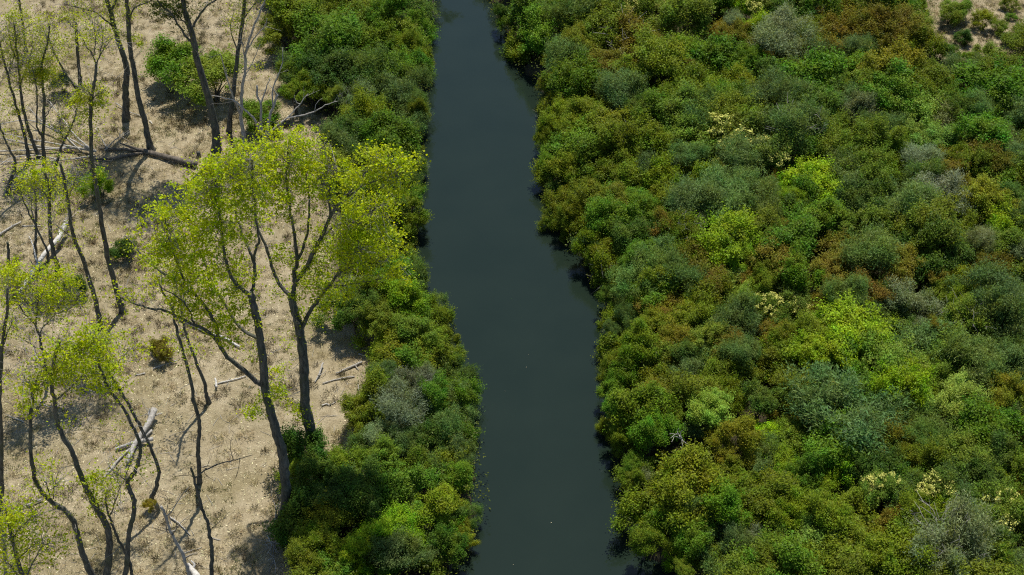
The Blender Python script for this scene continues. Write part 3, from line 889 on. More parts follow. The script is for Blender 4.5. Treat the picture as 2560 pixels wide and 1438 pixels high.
add_tree('poplar_tree', 'tallest poplar with three upright forks and yellow green crown reaching over the left bank',
         [(792, 1135), (783, 1100), (773, 1066), (763, 1010), (761, 960), (757, 880), (750, 830), (737, 780), (729, 742)], 34, 20,
         [([(730, 744), (707, 720), (687, 687), (673, 640), (660, 604), (640, 560), (640, 500), (655, 430), (665, 380)], 11, 3, 0.25),
          ([(730, 742), (737, 710), (735, 680), (744, 654), (739, 614), (734, 573), (727, 540), (723, 510), (715, 440), (720, 370)], 13, 3, 0.1),
          ([(737, 705), (760, 677), (787, 624), (807, 587), (824, 543), (850, 507), (874, 480), (905, 440), (940, 420), (985, 405)], 13, 3, -0.1),
          ([(744, 654), (760, 613), (770, 573), (773, 500), (765, 440), (770, 390)], 8, 3, 0.3),
          ([(753, 830), (769, 787), (790, 757), (804, 737), (824, 714), (844, 684), (854, 667), (880, 640), (907, 624)], 12, 3, -0.1),
          ([(824, 714), (870, 712), (930, 702), (985, 694), (1030, 686)], 4, 1.5, 0.0),
          ([(826, 540), (824, 480), (835, 430), (845, 420)], 6, 2, 0.2),
          ([(850, 507), (900, 470), (945, 450), (1000, 440)], 5, 2, -0.2),
          ([(844, 684), (900, 660), (960, 650)], 5, 2, 0.2),
          ([(807, 587), (850, 560), (900, 550), (950, 510)], 6, 2, 0.25),
          ([(752, 860), (745, 815), (743, 795)], 9, 7, -0.3)],
         [(700, 372, 58, 1.1), (752, 352, 46, 1.1), (782, 400, 46, 1.0), (722, 440, 66, 1.0), (662, 420, 55, 1.0), (682, 500, 55, .9), (762, 470, 55, .9), (800, 440, 36, .7), (868, 425, 36, .9),
          (920, 400, 46, 1.0), (962, 390, 36, 1.0), (1000, 412, 36, 1.0), (1030, 410, 20, .9), (880, 470, 46, .6), (950, 452, 52, .7), (905, 520, 52, .8), (968, 500, 42, .7), (842, 545, 36, .5),
          (900, 580, 46, .8), (822, 602, 42, .7), (862, 640, 52, .8), (790, 660, 44, .7), (930, 640, 44, .8), (980, 660, 36, .9), (1008, 690, 18, .8), (762, 720, 44, .6), (822, 745, 42, .6), (720, 680, 34, .5),
          (690, 720, 28, .5), (850, 722, 28, .6), (700, 620, 36, .6), (772, 560, 36, .5), (760, 800, 30, .5), (700, 990, 32, .9), (742, 1022, 24, 1.2), (762, 1045, 18, 1.2), (702, 930, 26, .6), (722, 862, 26, .5), (880, 610, 50, 1.0), (950, 600, 48, 1.0), (900, 690, 44, 1.0), (960, 560, 44, .9), (1000, 450, 36, .8), (880, 560, 40, .8), (800, 700, 40, .8), (780, 780, 32, .6)],
         YG, seed=22, group='big poplars by the thicket', dens=1.0, spray=40)

# upper clearing
add_tree('poplar_tree', 'thick dark trunk, left of the pair whose crowns leave the frame at the top',
         [(316, 300), (314, 260), (314, 217), (317, 174), (307, 134), (290, 83), (277, 33), (267, 0), (250, -70), (240, -150), (232, -210)], 20, 8,
         [([(285, 70), (262, 50), (235, 30), (190, 18), (160, 10)], 5, 2), ([(277, 33), (290, 0), (310, -60)], 8, 3), ([(250, -70), (215, -120), (190, -170)], 6, 2), ([(243, -110), (280, -150), (300, -200)], 6, 2)],
         [(285, 55, 26, .5), (275, 20, 24, .5), (215, 15, 26, .25), (310, -60, 50, .7), (200, -140, 60, .7), (250, -190, 70, .8), (300, -180, 60, .7), (240, -60, 45, .5)], OL, seed=31, group=GP, spray=12)
add_tree('poplar_tree', 'thick dark trunk, right of the pair, its foot by the fallen log',
         [(378, 376), (370, 345), (362, 300), (348, 255), (337, 187), (327, 134), (321, 67), (317, 0), (315, -70), (320, -140)], 18, 8,
         [([(320, 60), (335, 20), (365, 8), (400, -10)], 5, 2), ([(317, 0), (300, -60), (285, -130)], 7, 3), ([(315, -50), (345, -110), (370, -170)], 6, 2)],
         [(335, 100, 12, .7), (345, 112, 10, .7), (322, 40, 16, .4), (340, -80, 55, .7), (300, -120, 55, .7), (360, -160, 60, .7), (390, -60, 45, .6)], OL, seed=32, group=GP, spray=10)
add_tree('poplar_tree', 'dark trunk forking near the top edge, dark leaf clump on its left fork',
         [(541, 376), (540, 335), (534, 300), (521, 244), (504, 187), (491, 140), (481, 87), (467, 43), (457, 0), (450, -60), (440, -120)], 24, 10,
         [([(478, 105), (464, 90), (444, 60), (427, 33), (400, 10), (380, -30)], 7, 3, -0.2), ([(482, 68), (491, 50), (514, 17), (540, 0), (560, -25)], 7, 3, 0.2), ([(470, 62), (450, 45), (430, 20)], 5, 2, 0.2)],
         [(404, 26, 22, 1.6), (392, 12, 20, 1.3), (428, 12, 26, 1.1), (446, 30, 18, .8), (440, -60, 60, .8), (400, -80, 60, .8), (480, -80, 60, .8), (560, -40, 35, .5)], (0.075, 0.105, 0.016), seed=33, group=GP, spray=10)
add_tree('poplar_tree', 'slim straight trunk rising past the pale dead trees at the top edge',
         [(573, 330), (576, 284), (584, 227), (591, 160), (598, 110), (608, 40), (611, 0), (616, -60), (618, -120)], 14, 7,
         [([(606, 50), (625, 25), (645, 0)], 4, 2), ([(596, 130), (580, 90), (575, 60)], 4, 2), ([(611, 0), (590, -50), (580, -100)], 5, 2)],
         [(592, 58, 24, .35), (635, 160, 18, .3), (645, 175, 18, .3), (620, 30, 18, .25), (600, -70, 50, .6), (640, -60, 40, .5)], OL, seed=34, group=GP, spray=10)
add_tree('dead_tree', 'pale grey leafless tree with two thin upright forks beside a slim straight trunk',
         [(613, 372), (608, 330), (602, 295), (603, 260), (606, 215), (613, 180), (615, 128), (632, 75), (650, 30), (662, 0), (668, -30)], 12, 3,
         [([(602, 293), (592, 265), (580, 235), (572, 215), (556, 150), (552, 135)], 6, 2), ([(615, 130), (640, 90), (662, 65), (668, 45)], 4, 2), ([(613, 180), (608, 120), (600, 90)], 3, 1.5), ([(612, 190), (630, 160), (650, 110)], 3, 1.5)],
         [], bark=M_DEAD, seed=35, spray=24, group='leafless dead trees')
add_tree('dead_tree', 'pale forked dead tree with many bare arms spreading to the thicket',
         [(663, 376), (663, 355), (662, 337)], 17, 14,
         [([(662, 340), (647, 320), (632, 294), (603, 267), (580, 250), (560, 245), (530, 238)], 8, 2, -0.2), ([(656, 330), (652, 300), (653, 264), (645, 244), (642, 214)], 8, 5, 0.1), ([(653, 258), (663, 230), (675, 194)], 5, 2, 0.3),
          ([(665, 338), (670, 320), (675, 287), (684, 264), (694, 237)], 9, 6, 0.1), ([(681, 268), (682, 220), (704, 167), (707, 120)], 5, 1.5, 0.3), ([(667, 340), (694, 314), (720, 294), (747, 264), (770, 235)], 6, 2, 0.2),
          ([(715, 297), (774, 284), (814, 264), (844, 252)], 5, 1.5, -0.2), ([(747, 264), (738, 248), (736, 238)], 2, 1), ([(786, 280), (792, 258), (805, 246)], 2, 1), ([(694, 237), (680, 220), (672, 212)], 3, 1.5)],
         [], bark=M_DEAD, seed=36, spray=14, group='leafless dead trees')
add_tree('poplar_tree', 'slim trunk with dead twiggy top and two olive leaf tufts halfway',
         [(307, 780), (297, 747), (284, 697), (270, 650), (260, 590), (250, 530), (240, 467), (230, 400), (227, 334), (227, 277), (230, 234), (237, 200), (240, 160)], 16, 7,
         [([(240, 162), (231, 134), (213, 113), (197, 80), (190, 60)], 4, 1.5), ([(240, 162), (247, 146), (257, 100), (253, 60)], 4, 1.5), ([(236, 140), (238, 100), (232, 60)], 3, 1), ([(247, 146), (262, 120), (280, 95)], 3, 1), ([(231, 240), (215, 225), (200, 222)], 3, 2), ([(229, 250), (245, 235), (258, 228)], 3, 2)],
         [(205, 242, 24, 1.3), (198, 262, 18, 1.1), (247, 250, 22, 1.2), (256, 232, 14, 1.1), (215, 275, 16, .7)], OL, seed=37, group=GP, spray=26)
add_tree('poplar_tree', 'thin pale-leaved tree at the left edge with a leaning trunk and hazy crown',
         [(73, 398), (67, 367), (57, 320), (43, 274), (27, 217), (13, 167), (2, 120), (-8, 60)], 10, 4,
         [([(30, 225), (20, 190), (35, 140), (40, 100)], 4, 1.5)], [(20, 90, 40, .35), (40, 50, 40, .3), (28, 38, 16, 1.0), (5, 150, 25, .3), (35, 265, 14, .8), (40, 280, 10, 1.0)], OL, seed=38, group=GP, spray=16)
add_tree('poplar_tree', 'thin trunk in the upper left cluster, gently curving, sparse yellowish crown',
         [(98, 392), (80, 350), (67, 307), (57, 267), (50, 214), (46, 160), (40, 110), (35, 60)], 11, 4,
         [([(50, 210), (70, 160), (80, 120)], 4, 1.5), ([(46, 160), (30, 120), (20, 70)], 4, 1.5)], [(70, 110, 50, .35), (60, 70, 45, .3), (90, 60, 40, .3), (45, 140, 30, .3)], OL, seed=39, group=GP, spray=20)
add_tree('poplar_tree', 'forked thin trunk in the upper left cluster with a dense olive leaf tuft',
         [(110, 408), (107, 360), (110, 300), (110, 250), (106, 210), (105, 160), (118, 110), (125, 60)], 11, 4,
         [([(106, 345), (93, 317), (93, 254), (90, 210), (80, 170)], 6, 2), ([(110, 300), (128, 270), (150, 240)], 3, 1)], [(97, 168, 36, 1.6), (110, 185, 30, 1.4), (85, 190, 24, 1.0), (120, 110, 40, .35), (100, 70, 45, .3), (130, 140, 24, .5)], OL, seed=40, group=GP, spray=18)
add_tree('poplar_tree', 'short sapling leaning right over the fallen brushwood',
         [(137, 428), (150, 377), (160, 354), (174, 327), (187, 294), (192, 270)], 8, 3, [([(160, 354), (150, 320), (155, 290)], 3, 1)], [(165, 320, 26, .35), (150, 330, 20, .3)], OL, seed=41, group=GP, spray=10)
add_tree('poplar_tree', 'upright trunk with broken top near the upper left, few leaves',
         [(201, 212), (198, 180), (194, 134), (191, 80), (190, 57)], 10, 7, [([(190, 75), (178, 62), (165, 45)], 4, 1.5)], [(185, 45, 26, .35), (165, 40, 20, .3), (195, 140, 14, .5)], OL, seed=42, group=GP, spray=8)
add_tree('poplar_tree', 'leaning thin trunk crossing behind the broken-topped one',
         [(197, 226), (170, 194), (150, 160), (133, 127), (122, 90)], 8, 3, [], [(135, 120, 26, .35), (120, 85, 30, .3)], OL, seed=43, group=GP, spray=8)
add_tree('poplar_tree', 'slim ivy-clad trunk in the extreme upper left corner',
         [(66, 130), (63, 114), (57, 60), (50, 10), (46, -40)], 9, 5, [], [(50, 15, 18, .5), (58, 60, 14, .5), (30, -20, 40, .4)], OL, seed=44, group=GP, spray=4)
add_tree('poplar_tree', 'crooked dark trunk at the left edge level with the fallen log',
         [(20, 482), (27, 450), (37, 420), (37, 400), (17, 360), (0, 317), (-15, 270)], 10, 4, [], [(-15, 260, 35, .4)], OL, seed=45, group=GP, spray=8)
add_tree('poplar_tree', 'trunk ending in a loose yellow crown, its foot before the bleached log',
         [(147, 690), (140, 654), (130, 614), (124, 547), (124, 507), (122, 470), (112, 430)], 15, 6,
         [([(124, 500), (100, 470), (70, 440)], 4, 1.5), ([(122, 480), (140, 450), (155, 420)], 4, 1.5)], [(70, 440, 42, .6), (120, 432, 42, .6), (95, 470, 48, .5), (152, 470, 26, .4), (40, 470, 26, .3)], YG, seed=46, group=GP, spray=12)
add_tree('poplar_tree', 'straight thin shaded trunk behind the bleached log',
         [(88, 634), (90, 580), (90, 530), (88, 480), (84, 430)], 9, 5, [], [(80, 425, 24, .4)], OL, seed=47, group=GP, spray=6)
add_tree('poplar_tree', 'bare thin trunk leaning left across the bleached log',
         [(120, 656), (117, 627), (93, 573), (70, 527), (50, 480), (42, 440)], 7, 3, [([(93, 573), (80, 530), (78, 500)], 3, 1)], [], OL, seed=48, group=GP, spray=12)
add_tree('poplar_tree', 'long leaning trunk left of the big poplar, yellow tuft at its foot',
         [(254, 815), (247, 787), (234, 734), (220, 690), (207, 647), (190, 607), (177, 563), (170, 497), (160, 450), (150, 410)], 15, 6,
         [([(179, 592), (155, 575), (133, 557)], 4, 1.5), ([(170, 497), (185, 460), (200, 430)], 3, 1)], [(158, 450, 30, .45), (170, 490, 18, .4), (160, 520, 16, .5), (253, 800, 10, .8)], YG, seed=49, group=GP, spray=16)
add_tree('tree_stump', 'short dark broken stem at the left edge beside the bleached log',
         [(22, 684), (21, 640), (20, 607)], 9, 7, [], [], seed=50, cat='stump')
# yellowish crowns of the middle left
add_tree('poplar_tree', 'forked tree whose broad loose yellow crown hides the lower end of the bleached log',
         [(116, 960), (113, 900), (103, 864), (97, 834), (90, 814), (92, 780), (96, 740)], 10, 4,
         [([(90, 814), (67, 790), (43, 757), (25, 720)], 5, 2, -0.2), ([(98, 840), (107, 820), (133, 790), (160, 750)], 5, 2, 0.2), ([(108, 870), (90, 870), (60, 850), (40, 835)], 3, 1.5, -0.2), ([(133, 790), (180, 770), (200, 740)], 3, 1.5)],
         [(55, 692, 52, .8), (125, 700, 62, .8), (165, 730, 52, .8), (38, 732, 38, .8), (100, 755, 55, .5), (20, 690, 30, .7), (75, 745, 30, .5), (140, 770, 40, .5), (190, 760, 34, .5)], YG, seed=51, group=GP, spray=22)
add_tree('poplar_tree', 'tree rooted below the frame edge at far left, trunk hugging the left border',
         [(0, 1300), (3, 1200), (2, 1100), (0, 1000), (3, 900), (10, 830), (17, 780), (18, 720)], 15, 6, [([(5, 870), (25, 820), (40, 790)], 4, 2)], [(15, 830, 30, .5), (20, 700, 30, .5), (10, 960, 25, .5)], YG, seed=52, group=GP, spray=10)
add_tree('poplar_tree', 'S-curved trunk bending right near its foot in the lower left, small leafy top',
         [(245, 1475), (229, 1438), (213, 1402), (199, 1359), (186, 1312), (166, 1279), (130, 1256), (103, 1226), (86, 1193), (76, 1126), (76, 1043), (83, 980), (90, 950)], 19, 7,
         [([(83, 985), (100, 965), (120, 950)], 5, 2), ([(83, 985), (70, 960), (60, 940)], 4, 1.5), ([(128, 1254), (122, 1230), (114, 1205)], 4, 2.5), ([(131, 1250), (135, 1225), (143, 1195)], 3, 1.5)],
         [(80, 985, 30, .9), (62, 1022, 22, .8), (100, 950, 30, .7), (60, 960, 24, .5)], YG, seed=53, group=GP, spray=20)
add_tree('poplar_tree', 'stout lower left trunk leaning left, leafy above, green tuft on its side',
         [(264, 1475), (266, 1438), (273, 1386), (273, 1342), (263, 1309), (239, 1266), (219, 1226), (199, 1179), (183, 1136), (160, 1093), (143, 1053), (136, 1003), (130, 950), (135, 900), (150, 850)], 22, 7,
         [([(140, 1000), (165, 980), (185, 960), (215, 930)], 5, 2), ([(131, 940), (160, 905), (190, 880)], 5, 2), ([(131, 940), (110, 920), (100, 900)], 4, 2), ([(190, 880), (230, 860), (270, 840)], 4, 1.5)],
         [(180, 882, 62, .9), (250, 852, 50, .9), (232, 932, 62, .8), (142, 932, 36, .9), (200, 830, 40, .5), (228, 1198, 24, 1.3), (240, 1225, 18, 1.0), (160, 880, 40, .6)], YG, seed=54, group=GP, spray=30)
add_tree('poplar_tree', 'curved trunk bowing right above the weathered crossed logs, S-shaped to the frame bottom',
         [(309, 1480), (313, 1438), (319, 1386), (322, 1336), (332, 1292), (336, 1259), (326, 1229), (319, 1206), (336, 1179), (352, 1133), (346, 1100), (332, 1066), (306, 1020), (276, 977), (258, 940), (245, 900)], 15, 6,
         [([(318, 1206), (300, 1190), (285, 1182)], 4, 1.5), ([(310, 1200), (325, 1160), (335, 1140)], 3, 1)], [(270, 950, 36, .6), (240, 900, 36, .6)], YG, seed=55, group=GP, spray=14)
add_tree('poplar_tree', 'curved trunk bowing right with a dry tuft at its foot, right of the crossed logs',
         [(379, 1248), (392, 1213), (396, 1173), (382, 1133), (362, 1090), (342, 1050), (316, 1003), (289, 960), (270, 925), (254, 893), (245, 860)], 11, 6,
         [([(275, 935), (300, 900), (330, 870)], 4, 1.5)], [(280, 900, 36, .5), (330, 852, 28, .35), (300, 950, 34, .35), (250, 860, 30, .6)], YG, seed=56, group=GP, spray=16)
add_tree('poplar_tree', 'thin stem crossing low in the lower left, forking beside the stout trunk',
         [(331, 1470), (329, 1438), (326, 1409), (306, 1369), (286, 1326), (276, 1299), (268, 1273), (264, 1245), (270, 1225)], 10, 4, [([(276, 1290), (290, 1250), (305, 1205)], 4, 2), ([(272, 1280), (262, 1262), (255, 1265)], 3, 2)], [(275, 1230, 16, .5)], OL, seed=57, group=GP, spray=10)
add_tree('poplar_tree', 'slender straight trunk between the clearing centre and the big poplar, nearly leafless',
         [(499, 1208), (497, 1160), (495, 1120), (499, 1070), (495, 1040), (484, 1000), (479, 960), (464, 897), (451, 854), (437, 807), (431, 774), (407, 730), (390, 690)], 13, 5, [([(431, 775), (440, 730), (445, 700)], 4, 1.5)], [(395, 690, 26, .3)], YG, seed=58, group=GP, spray=10)
add_tree('poplar_tree', 'slender dark trunk just behind the straight nearly leafless one',
         [(523, 1008), (514, 977), (511, 957), (491, 907), (471, 854), (457, 800), (451, 714), (445, 640)], 11, 5, [], [(450, 650, 24, .4)], YG, seed=59, group=GP, spray=6)
add_tree('dead_tree', 'broken-topped leaning stem at the bottom with one long bare branch to the right',
         [(529, 1470), (529, 1438), (529, 1376), (525, 1342), (519, 1309), (505, 1273), (495, 1236), (485, 1199), (479, 1170)], 12, 6,
         [([(487, 1196), (495, 1189), (519, 1173), (565, 1156), (598, 1146), (632, 1139)], 5, 1.5, 0.1), ([(484, 1192), (472, 1188)], 3, 1.5)], [], bark=M_BARK, seed=60, spray=10, group='leafless dead trees', twigmat=M_STEM)
add_tree('dead_tree', 'pale bark-stripped broken stem at the bottom edge with a shaggy knot',
         [(476, 1450), (472, 1432), (465, 1412), (455, 1382), (442, 1359), (426, 1326), (416, 1296), (404, 1266)], 11, 7,
         [([(424, 1290), (445, 1250), (472, 1217)], 3, 1.5), ([(430, 1330), (440, 1322), (446, 1312)], 3, 1.5), ([(428, 1334), (418, 1330), (412, 1322)], 3, 1.5)], [], bark=M_DEAD, seed=61, spray=14, group='leafless dead trees', twigmat=M_STEM)
add_tree('poplar_tree', 'yellow-leaved crown in the bottom left corner, trunk rooted below the frame',
         [(85, 1620), (70, 1540), (58, 1460), (45, 1400), (30, 1350), (22, 1310), (15, 1270)], 16, 6,
         [([(55, 1450), (30, 1420), (5, 1400)], 6, 2), ([(58, 1460), (85, 1400), (110, 1360)], 5, 2), ([(45, 1400), (75, 1370), (105, 1350)], 4, 2), ([(30, 1350), (60, 1310), (90, 1290)], 4, 2)],
         [(28, 1268, 50, .7), (58, 1320, 60, .5), (18, 1350, 50, .6), (95, 1300, 50, .4), (50, 1400, 60, .35), (5, 1300, 40, 1.0), (120, 1370, 48, .5), (20, 1420, 40, .6)], YG, seed=62, group=GP, spray=24)

# ------------------------------------------------------------------ fallen wood
def add_log(name, label, parts, mat, seed, cat, group=None, lift0=0.0, twigs=0, twigmat=None):
    """parts: (pixels, width0, width1, height above ground at start, at end); the first is the trunk"""
    rng = np.random.default_rng(seed)
    first = None
    root = None
    for i, (pts, a, b, h0, h1) in enumerate(parts):
        P = []
        for k, (x, y) in enumerate(pts):
            t = k / max(1, len(pts) - 1)
            g = at_z(x, y, 0.8)
            g = at_z(x, y, float(zg(g[0], g[1])))
            w = (a + (b - a) * t) * 0.5 / ppm(g)
            P.append(at_z(x, y, g[2] + w * 0.75 + h0 + (h1 - h0) * t))
        P = smooth_path(P, 4)
        P += rng.normal(size=P.shape) * 0.012
        sc = ppm(P[0])
        R = np.linspace(a, b, len(P)) * 0.5 / sc * (1 + 0.07 * rng.normal(size=len(P)))
        if root is None:
            org = P[len(P) // 2].copy()
            root = link(name, None, loc=org)
            root.empty_display_size = 0.2
            tag(root, label, cat, group)
        mb = MB()
        mb.tube(P - org, R, 9 if a > 4 else 5, True, True)
        mb.build('trunk' if i == 0 else 'branch', mat, root, True)
        if first is None:
            first = []
        first.append(P)
    if twigs:
        mb = MB()
        for _ in range(twigs):
            P0 = first[rng.integers(0, len(first))]
            e = P0[rng.integers(len(P0) // 2, len(P0))]
            d = unit(rng.normal(size=3) * np.array([1, 1, 0.35]) + 0.8 * unit(P0[-1] - P0[0]))
            ln = rng.uniform(0.4, 1.8)
            f = e + d * ln
            f[2] = max(f[2], float(zg(f[0], f[1])) + 0.05)
            P = smooth_path([e, (e + f) / 2 + rng.normal(size=3) * 0.08, f], 3)
            mb.tube(P - org, np.linspace(0.02, 0.006, len(P)), 3)
        tag(mb.build('twigs', twigmat or mat, root), kind='stuff')
    return root


add_log('fallen_log', 'big dark fallen tree trunk with two splitting branches lying across the upper clearing',
        [([(490, 410), (460, 404), (434, 397), (384, 384), (354, 376)], 16, 13, 0.15, 0.15), ([(358, 377), (327, 368), (300, 358)], 8, 4, 0.25, 0.9), ([(356, 382), (314, 390), (274, 397), (236, 397)], 9, 5, 0.1, 0.1),
         ([(352, 378), (320, 374), (284, 373), (250, 371)], 9, 6, 0.1, 0.1)], M_LOG, 71, 'log', twigs=30, twigmat=M_TWIG)
add_log('fallen_brushwood', 'tangle of long bare grey branches of a fallen crown at the upper left edge',
        [([(240, 378), (190, 370), (130, 372), (60, 376), (-5, 378)], 8, 3, 0.3, 0.2), ([(232, 376), (180, 350), (120, 318), (70, 300), (0, 310)], 5, 2, 0.5, 0.6), ([(225, 372), (190, 340), (150, 290), (125, 255)], 5, 2, 0.6, 1.4),
         ([(210, 372), (140, 360), (60, 345), (0, 330)], 4, 2, 0.5, 0.4), ([(235, 390), (170, 398), (90, 405), (0, 404)], 5, 2, 0.1, 0.2), ([(200, 375), (150, 330), (100, 300), (72, 268)], 4, 2, 0.5, 1.0), ([(160, 372), (100, 366), (40, 352), (0, 345)], 4, 2, 0.3, 0.3),
         ([(150, 400), (90, 388), (30, 395), (-5, 415)], 4, 2, 0.2, 0.2), ([(268, 372), (250, 340), (240, 320)], 3, 1.5, 0.3, 1.0), ([(262, 376), (285, 352), (300, 340)], 3, 1.5, 0.3, 0.6)], M_DEAD, 72, 'brushwood', twigs=60)
add_log('fallen_log', 'curved bleached white log propped up in the middle left',
        [([(161, 560), (156, 572), (147, 594), (124, 620), (104, 644), (95, 662), (80, 682), (67, 702), (50, 735)], 13, 9, 0.9, 0.2), ([(160, 566), (168, 556), (160, 552)], 6, 4, 0.9, 1.2), ([(96, 660), (88, 640), (85, 620), (72, 590)], 5, 2, 0.6, 1.6)], M_WHITE, 73, 'log', twigs=6)
add_log('fallen_log', 'weathered grey split log with crossing arms behind the curved trunks, lower left',
        [([(386, 1023), (376, 1050), (362, 1073), (349, 1090), (336, 1113), (317, 1156)], 16, 11, 0.5, 0.2), ([(382, 1098), (352, 1103), (319, 1112), (289, 1123)], 11, 7, 0.25, 0.1), ([(379, 1076), (345, 1105), (300, 1145), (253, 1203)], 8, 4, 0.1, 0.1),
         ([(378, 1046), (372, 1034), (375, 1022)], 6, 4, 0.5, 0.8), ([(384, 1042), (396, 1036), (404, 1034)], 4, 2, 0.4, 0.5)], M_DEAD, 74, 'log', twigs=8)
add_log('fallen_log', 'thin pale fallen trunk under the long left limb of the big poplar',
        [([(436, 790), (484, 814), (521, 831), (561, 844), (600, 868)], 8, 5, 0.1, 0.1)], M_WHITE, 75, 'log')
add_log('fallen_log', 'bleached broken log end at the bottom frame edge beside the stripped stem',
        [([(500, 1460), (490, 1438), (478, 1422), (470, 1410)], 22, 9, 0.1, 0.4), ([(482, 1425), (486, 1412), (478, 1400)], 8, 3, 0.3, 0.8)], M_WHITE, 76, 'log')
STICKS = [
    ('slanting stick with side spur at the sandy gap right of the big poplars', [([(905, 905), (875, 918), (840, 934)], 6, 4, 0.1, 0.05), ([(886, 912), (892, 920), (898, 925)], 3, 2, 0.1, 0.05)]),
    ('long thin stick, lowest of the sandy gap right of the big poplars', [([(885, 941), (845, 948), (807, 958)], 4, 3, 0.05, 0.05)]),
    ('upright-lying grey stick closest to the tallest trunk in the sandy gap', [([(807, 907), (800, 930), (787, 956)], 5, 3, 0.3, 0.05), ([(795, 940), (810, 932), (815, 925)], 2, 1, 0.2, 0.2)]),
    ('short stub of wood at the thicket rim of the sandy gap', [([(897, 886), (915, 890)], 5, 4, 0.03, 0.03)]),
    ('bright bent stick pieces below the sandy gap beside the tallest trunk', [([(804, 1014), (815, 1010), (826, 1012), (840, 1004)], 4, 2, 0.05, 0.05)]),
    ('thin pale stick at the thicket edge right of the tall trunks', [([(895, 962), (897, 970), (896, 978)], 3, 2, 0.05, 0.05)]),
    ('white forked stick left of the big poplar foot', [([(541, 968), (540, 956), (538, 946)], 6, 4, 0.2, 0.4), ([(545, 958), (580, 950), (614, 941)], 4, 3, 0.05, 0.05)]),
    ('pale slanting stick in the middle of the clearing under the twin slender trunks', [([(382, 922), (410, 912), (443, 902)], 4, 3, 0.05, 0.1), ([(392, 926), (405, 916)], 2, 1.5, 0.05, 0.05)]),
    ('short straight white stick left of the clearing centre', [([(338, 937), (363, 934)], 3, 3, 0.05, 0.05)]),
    ('pale stick lying right of the stripped stem near the bottom', [([(425, 1292), (447, 1308), (476, 1338)], 5, 2, 0.1, 0.05)]),
    ('straight thin stick right of the stripped stem, lower one', [([(455, 1385), (480, 1376), (505, 1368)], 3, 2, 0.05, 0.05)]),
    ('short curved twig just below the straight thin stick at the bottom', [([(463, 1393), (480, 1385), (494, 1383)], 2.5, 2, 0.05, 0.05)]),
    ('thin stick right of the lowest leaning stem', [([(520, 1342), (550, 1350)], 2.5, 2, 0.05, 0.05)]),
    ('dark stick end left of the S-curved trunk, lower left', [([(105, 1247), (80, 1258), (55, 1268), (25, 1285)], 6, 3, 0.15, 0.1)]),
    ('pale thin log lying at the left edge above the bleached log', [([(-4, 588), (20, 572), (52, 555)], 6, 4, 0.1, 0.1)]),
    ('short white stick at the upper left of the bleached log', [([(55, 565), (85, 564), (112, 566)], 3, 2, 0.05, 0.05)]),
    ('pale bone-like stick standing left of the forked yellow-crowned tree', [([(92, 905), (91, 890), (84, 870)], 5, 2, 0.05, 0.4)]),
    ('slanting pale stick left of the small-topped S-curved trunk', [([(60, 1055), (38, 1046), (14, 1036)], 4, 2, 0.05, 0.1)]),
    ('pale horizontal stick between the two lower left trunks', [([(78, 1010), (105, 1012), (132, 1018)], 3, 2, 0.2, 0.1)]),
    ('tiny white stick by the dark trunk pair', [([(374, 302), (382, 310)], 3, 2, 0.05, 0.05)]),
    ('thin dark branch lying between the dark trunk pair', [([(290, 258), (320, 278), (352, 290)], 3, 2, 0.2, 0.1)]),
]
for i, (lab, parts) in enumerate(STICKS):
    add_log('fallen_branch', lab, parts, M_WHITE if ('white' in lab or 'bright' in lab) else M_DEAD, 200 + i, 'branch', 'dry sticks on the clearing')
add_log('fallen_brushwood', 'heap of pale bare twigs at the foot of the big poplar, bottom centre left',
        [([(665, 1350), (690, 1358), (715, 1362)], 4, 2, 0.3, 0.3), ([(670, 1340), (680, 1365), (668, 1385)], 4, 2, 0.4, 0.2), ([(720, 1340), (695, 1352), (665, 1362)], 3, 1.5, 0.5, 0.3), ([(700, 1338), (685, 1360), (690, 1380)], 3, 1.5, 0.3, 0.2), ([(670, 1400), (685, 1398), (690, 1430)], 3, 1.5, 0.2, 0.2), ([(688, 1300), (690, 1284), (689, 1266)], 6, 2, 0.1, 1.2)], M_DEAD, 77, 'brushwood', twigs=30)
add_tree('tree_stump', 'short black stump on dry grass above the fallen log', [(497, 392), (496, 380)], 10, 9, [], [], seed=80, cat='stump')
add_log('fallen_brushwood', 'fan of bare pale branches poking from the dark gap of the right-bank thicket, lower part',
        [([(1705, 1098), (1692, 1085), (1676, 1096)], 3, 1.2, 2.4, 2.6), ([(1705, 1098), (1700, 1084), (1706, 1077)], 3, 1.2, 2.4, 2.9), ([(1703, 1097), (1686, 1092), (1680, 1106)], 2.2, 1, 2.4, 2.5), ([(1702, 1096), (1712, 1106), (1720, 1112)], 2.2, 1, 2.4, 2.3),
         ([(1700, 1094), (1694, 1078), (1698, 1070)], 1.8, 1, 2.5, 2.9), ([(1692, 1087), (1682, 1084), (1674, 1086)], 1.6, 1, 2.5, 2.7), ([(1704, 1100), (1706, 1116), (1702, 1124)], 2, 1, 2.4, 2.0)], M_DEAD, 78, 'brushwood')


# ------------------------------------------------------------------ what nobody could count
def clear_mask(x, y):
    """1 on the open dry ground, 0 under the thickets"""
    l, r = shore(y)
    return l, r


lim_px = [(676, -60), (676, 0), (680, 110), (700, 200), (715, 250), (790, 300), (850, 320), (820, 380), (800, 450), (800, 700), (800, 780), (880, 815), (935, 850), (930, 900), (900, 970), (875, 1010), (872, 1130), (820, 1145), (712, 1150), (705, 1300), (722, 1438), (722, 1600)]
lim = np.array([at_z(x, y, 0.8)[:2] for x, y in lim_px])[::-1]


def left_limit(y):
    return np.interp(y, lim[:, 1], lim[:, 0])


rng = np.random.default_rng(5)


def scatter(n, x0, x1, y0, y1):
    x = rng.uniform(x0, x1, n)
    y = rng.uniform(y0, y1, n)
    return x, y


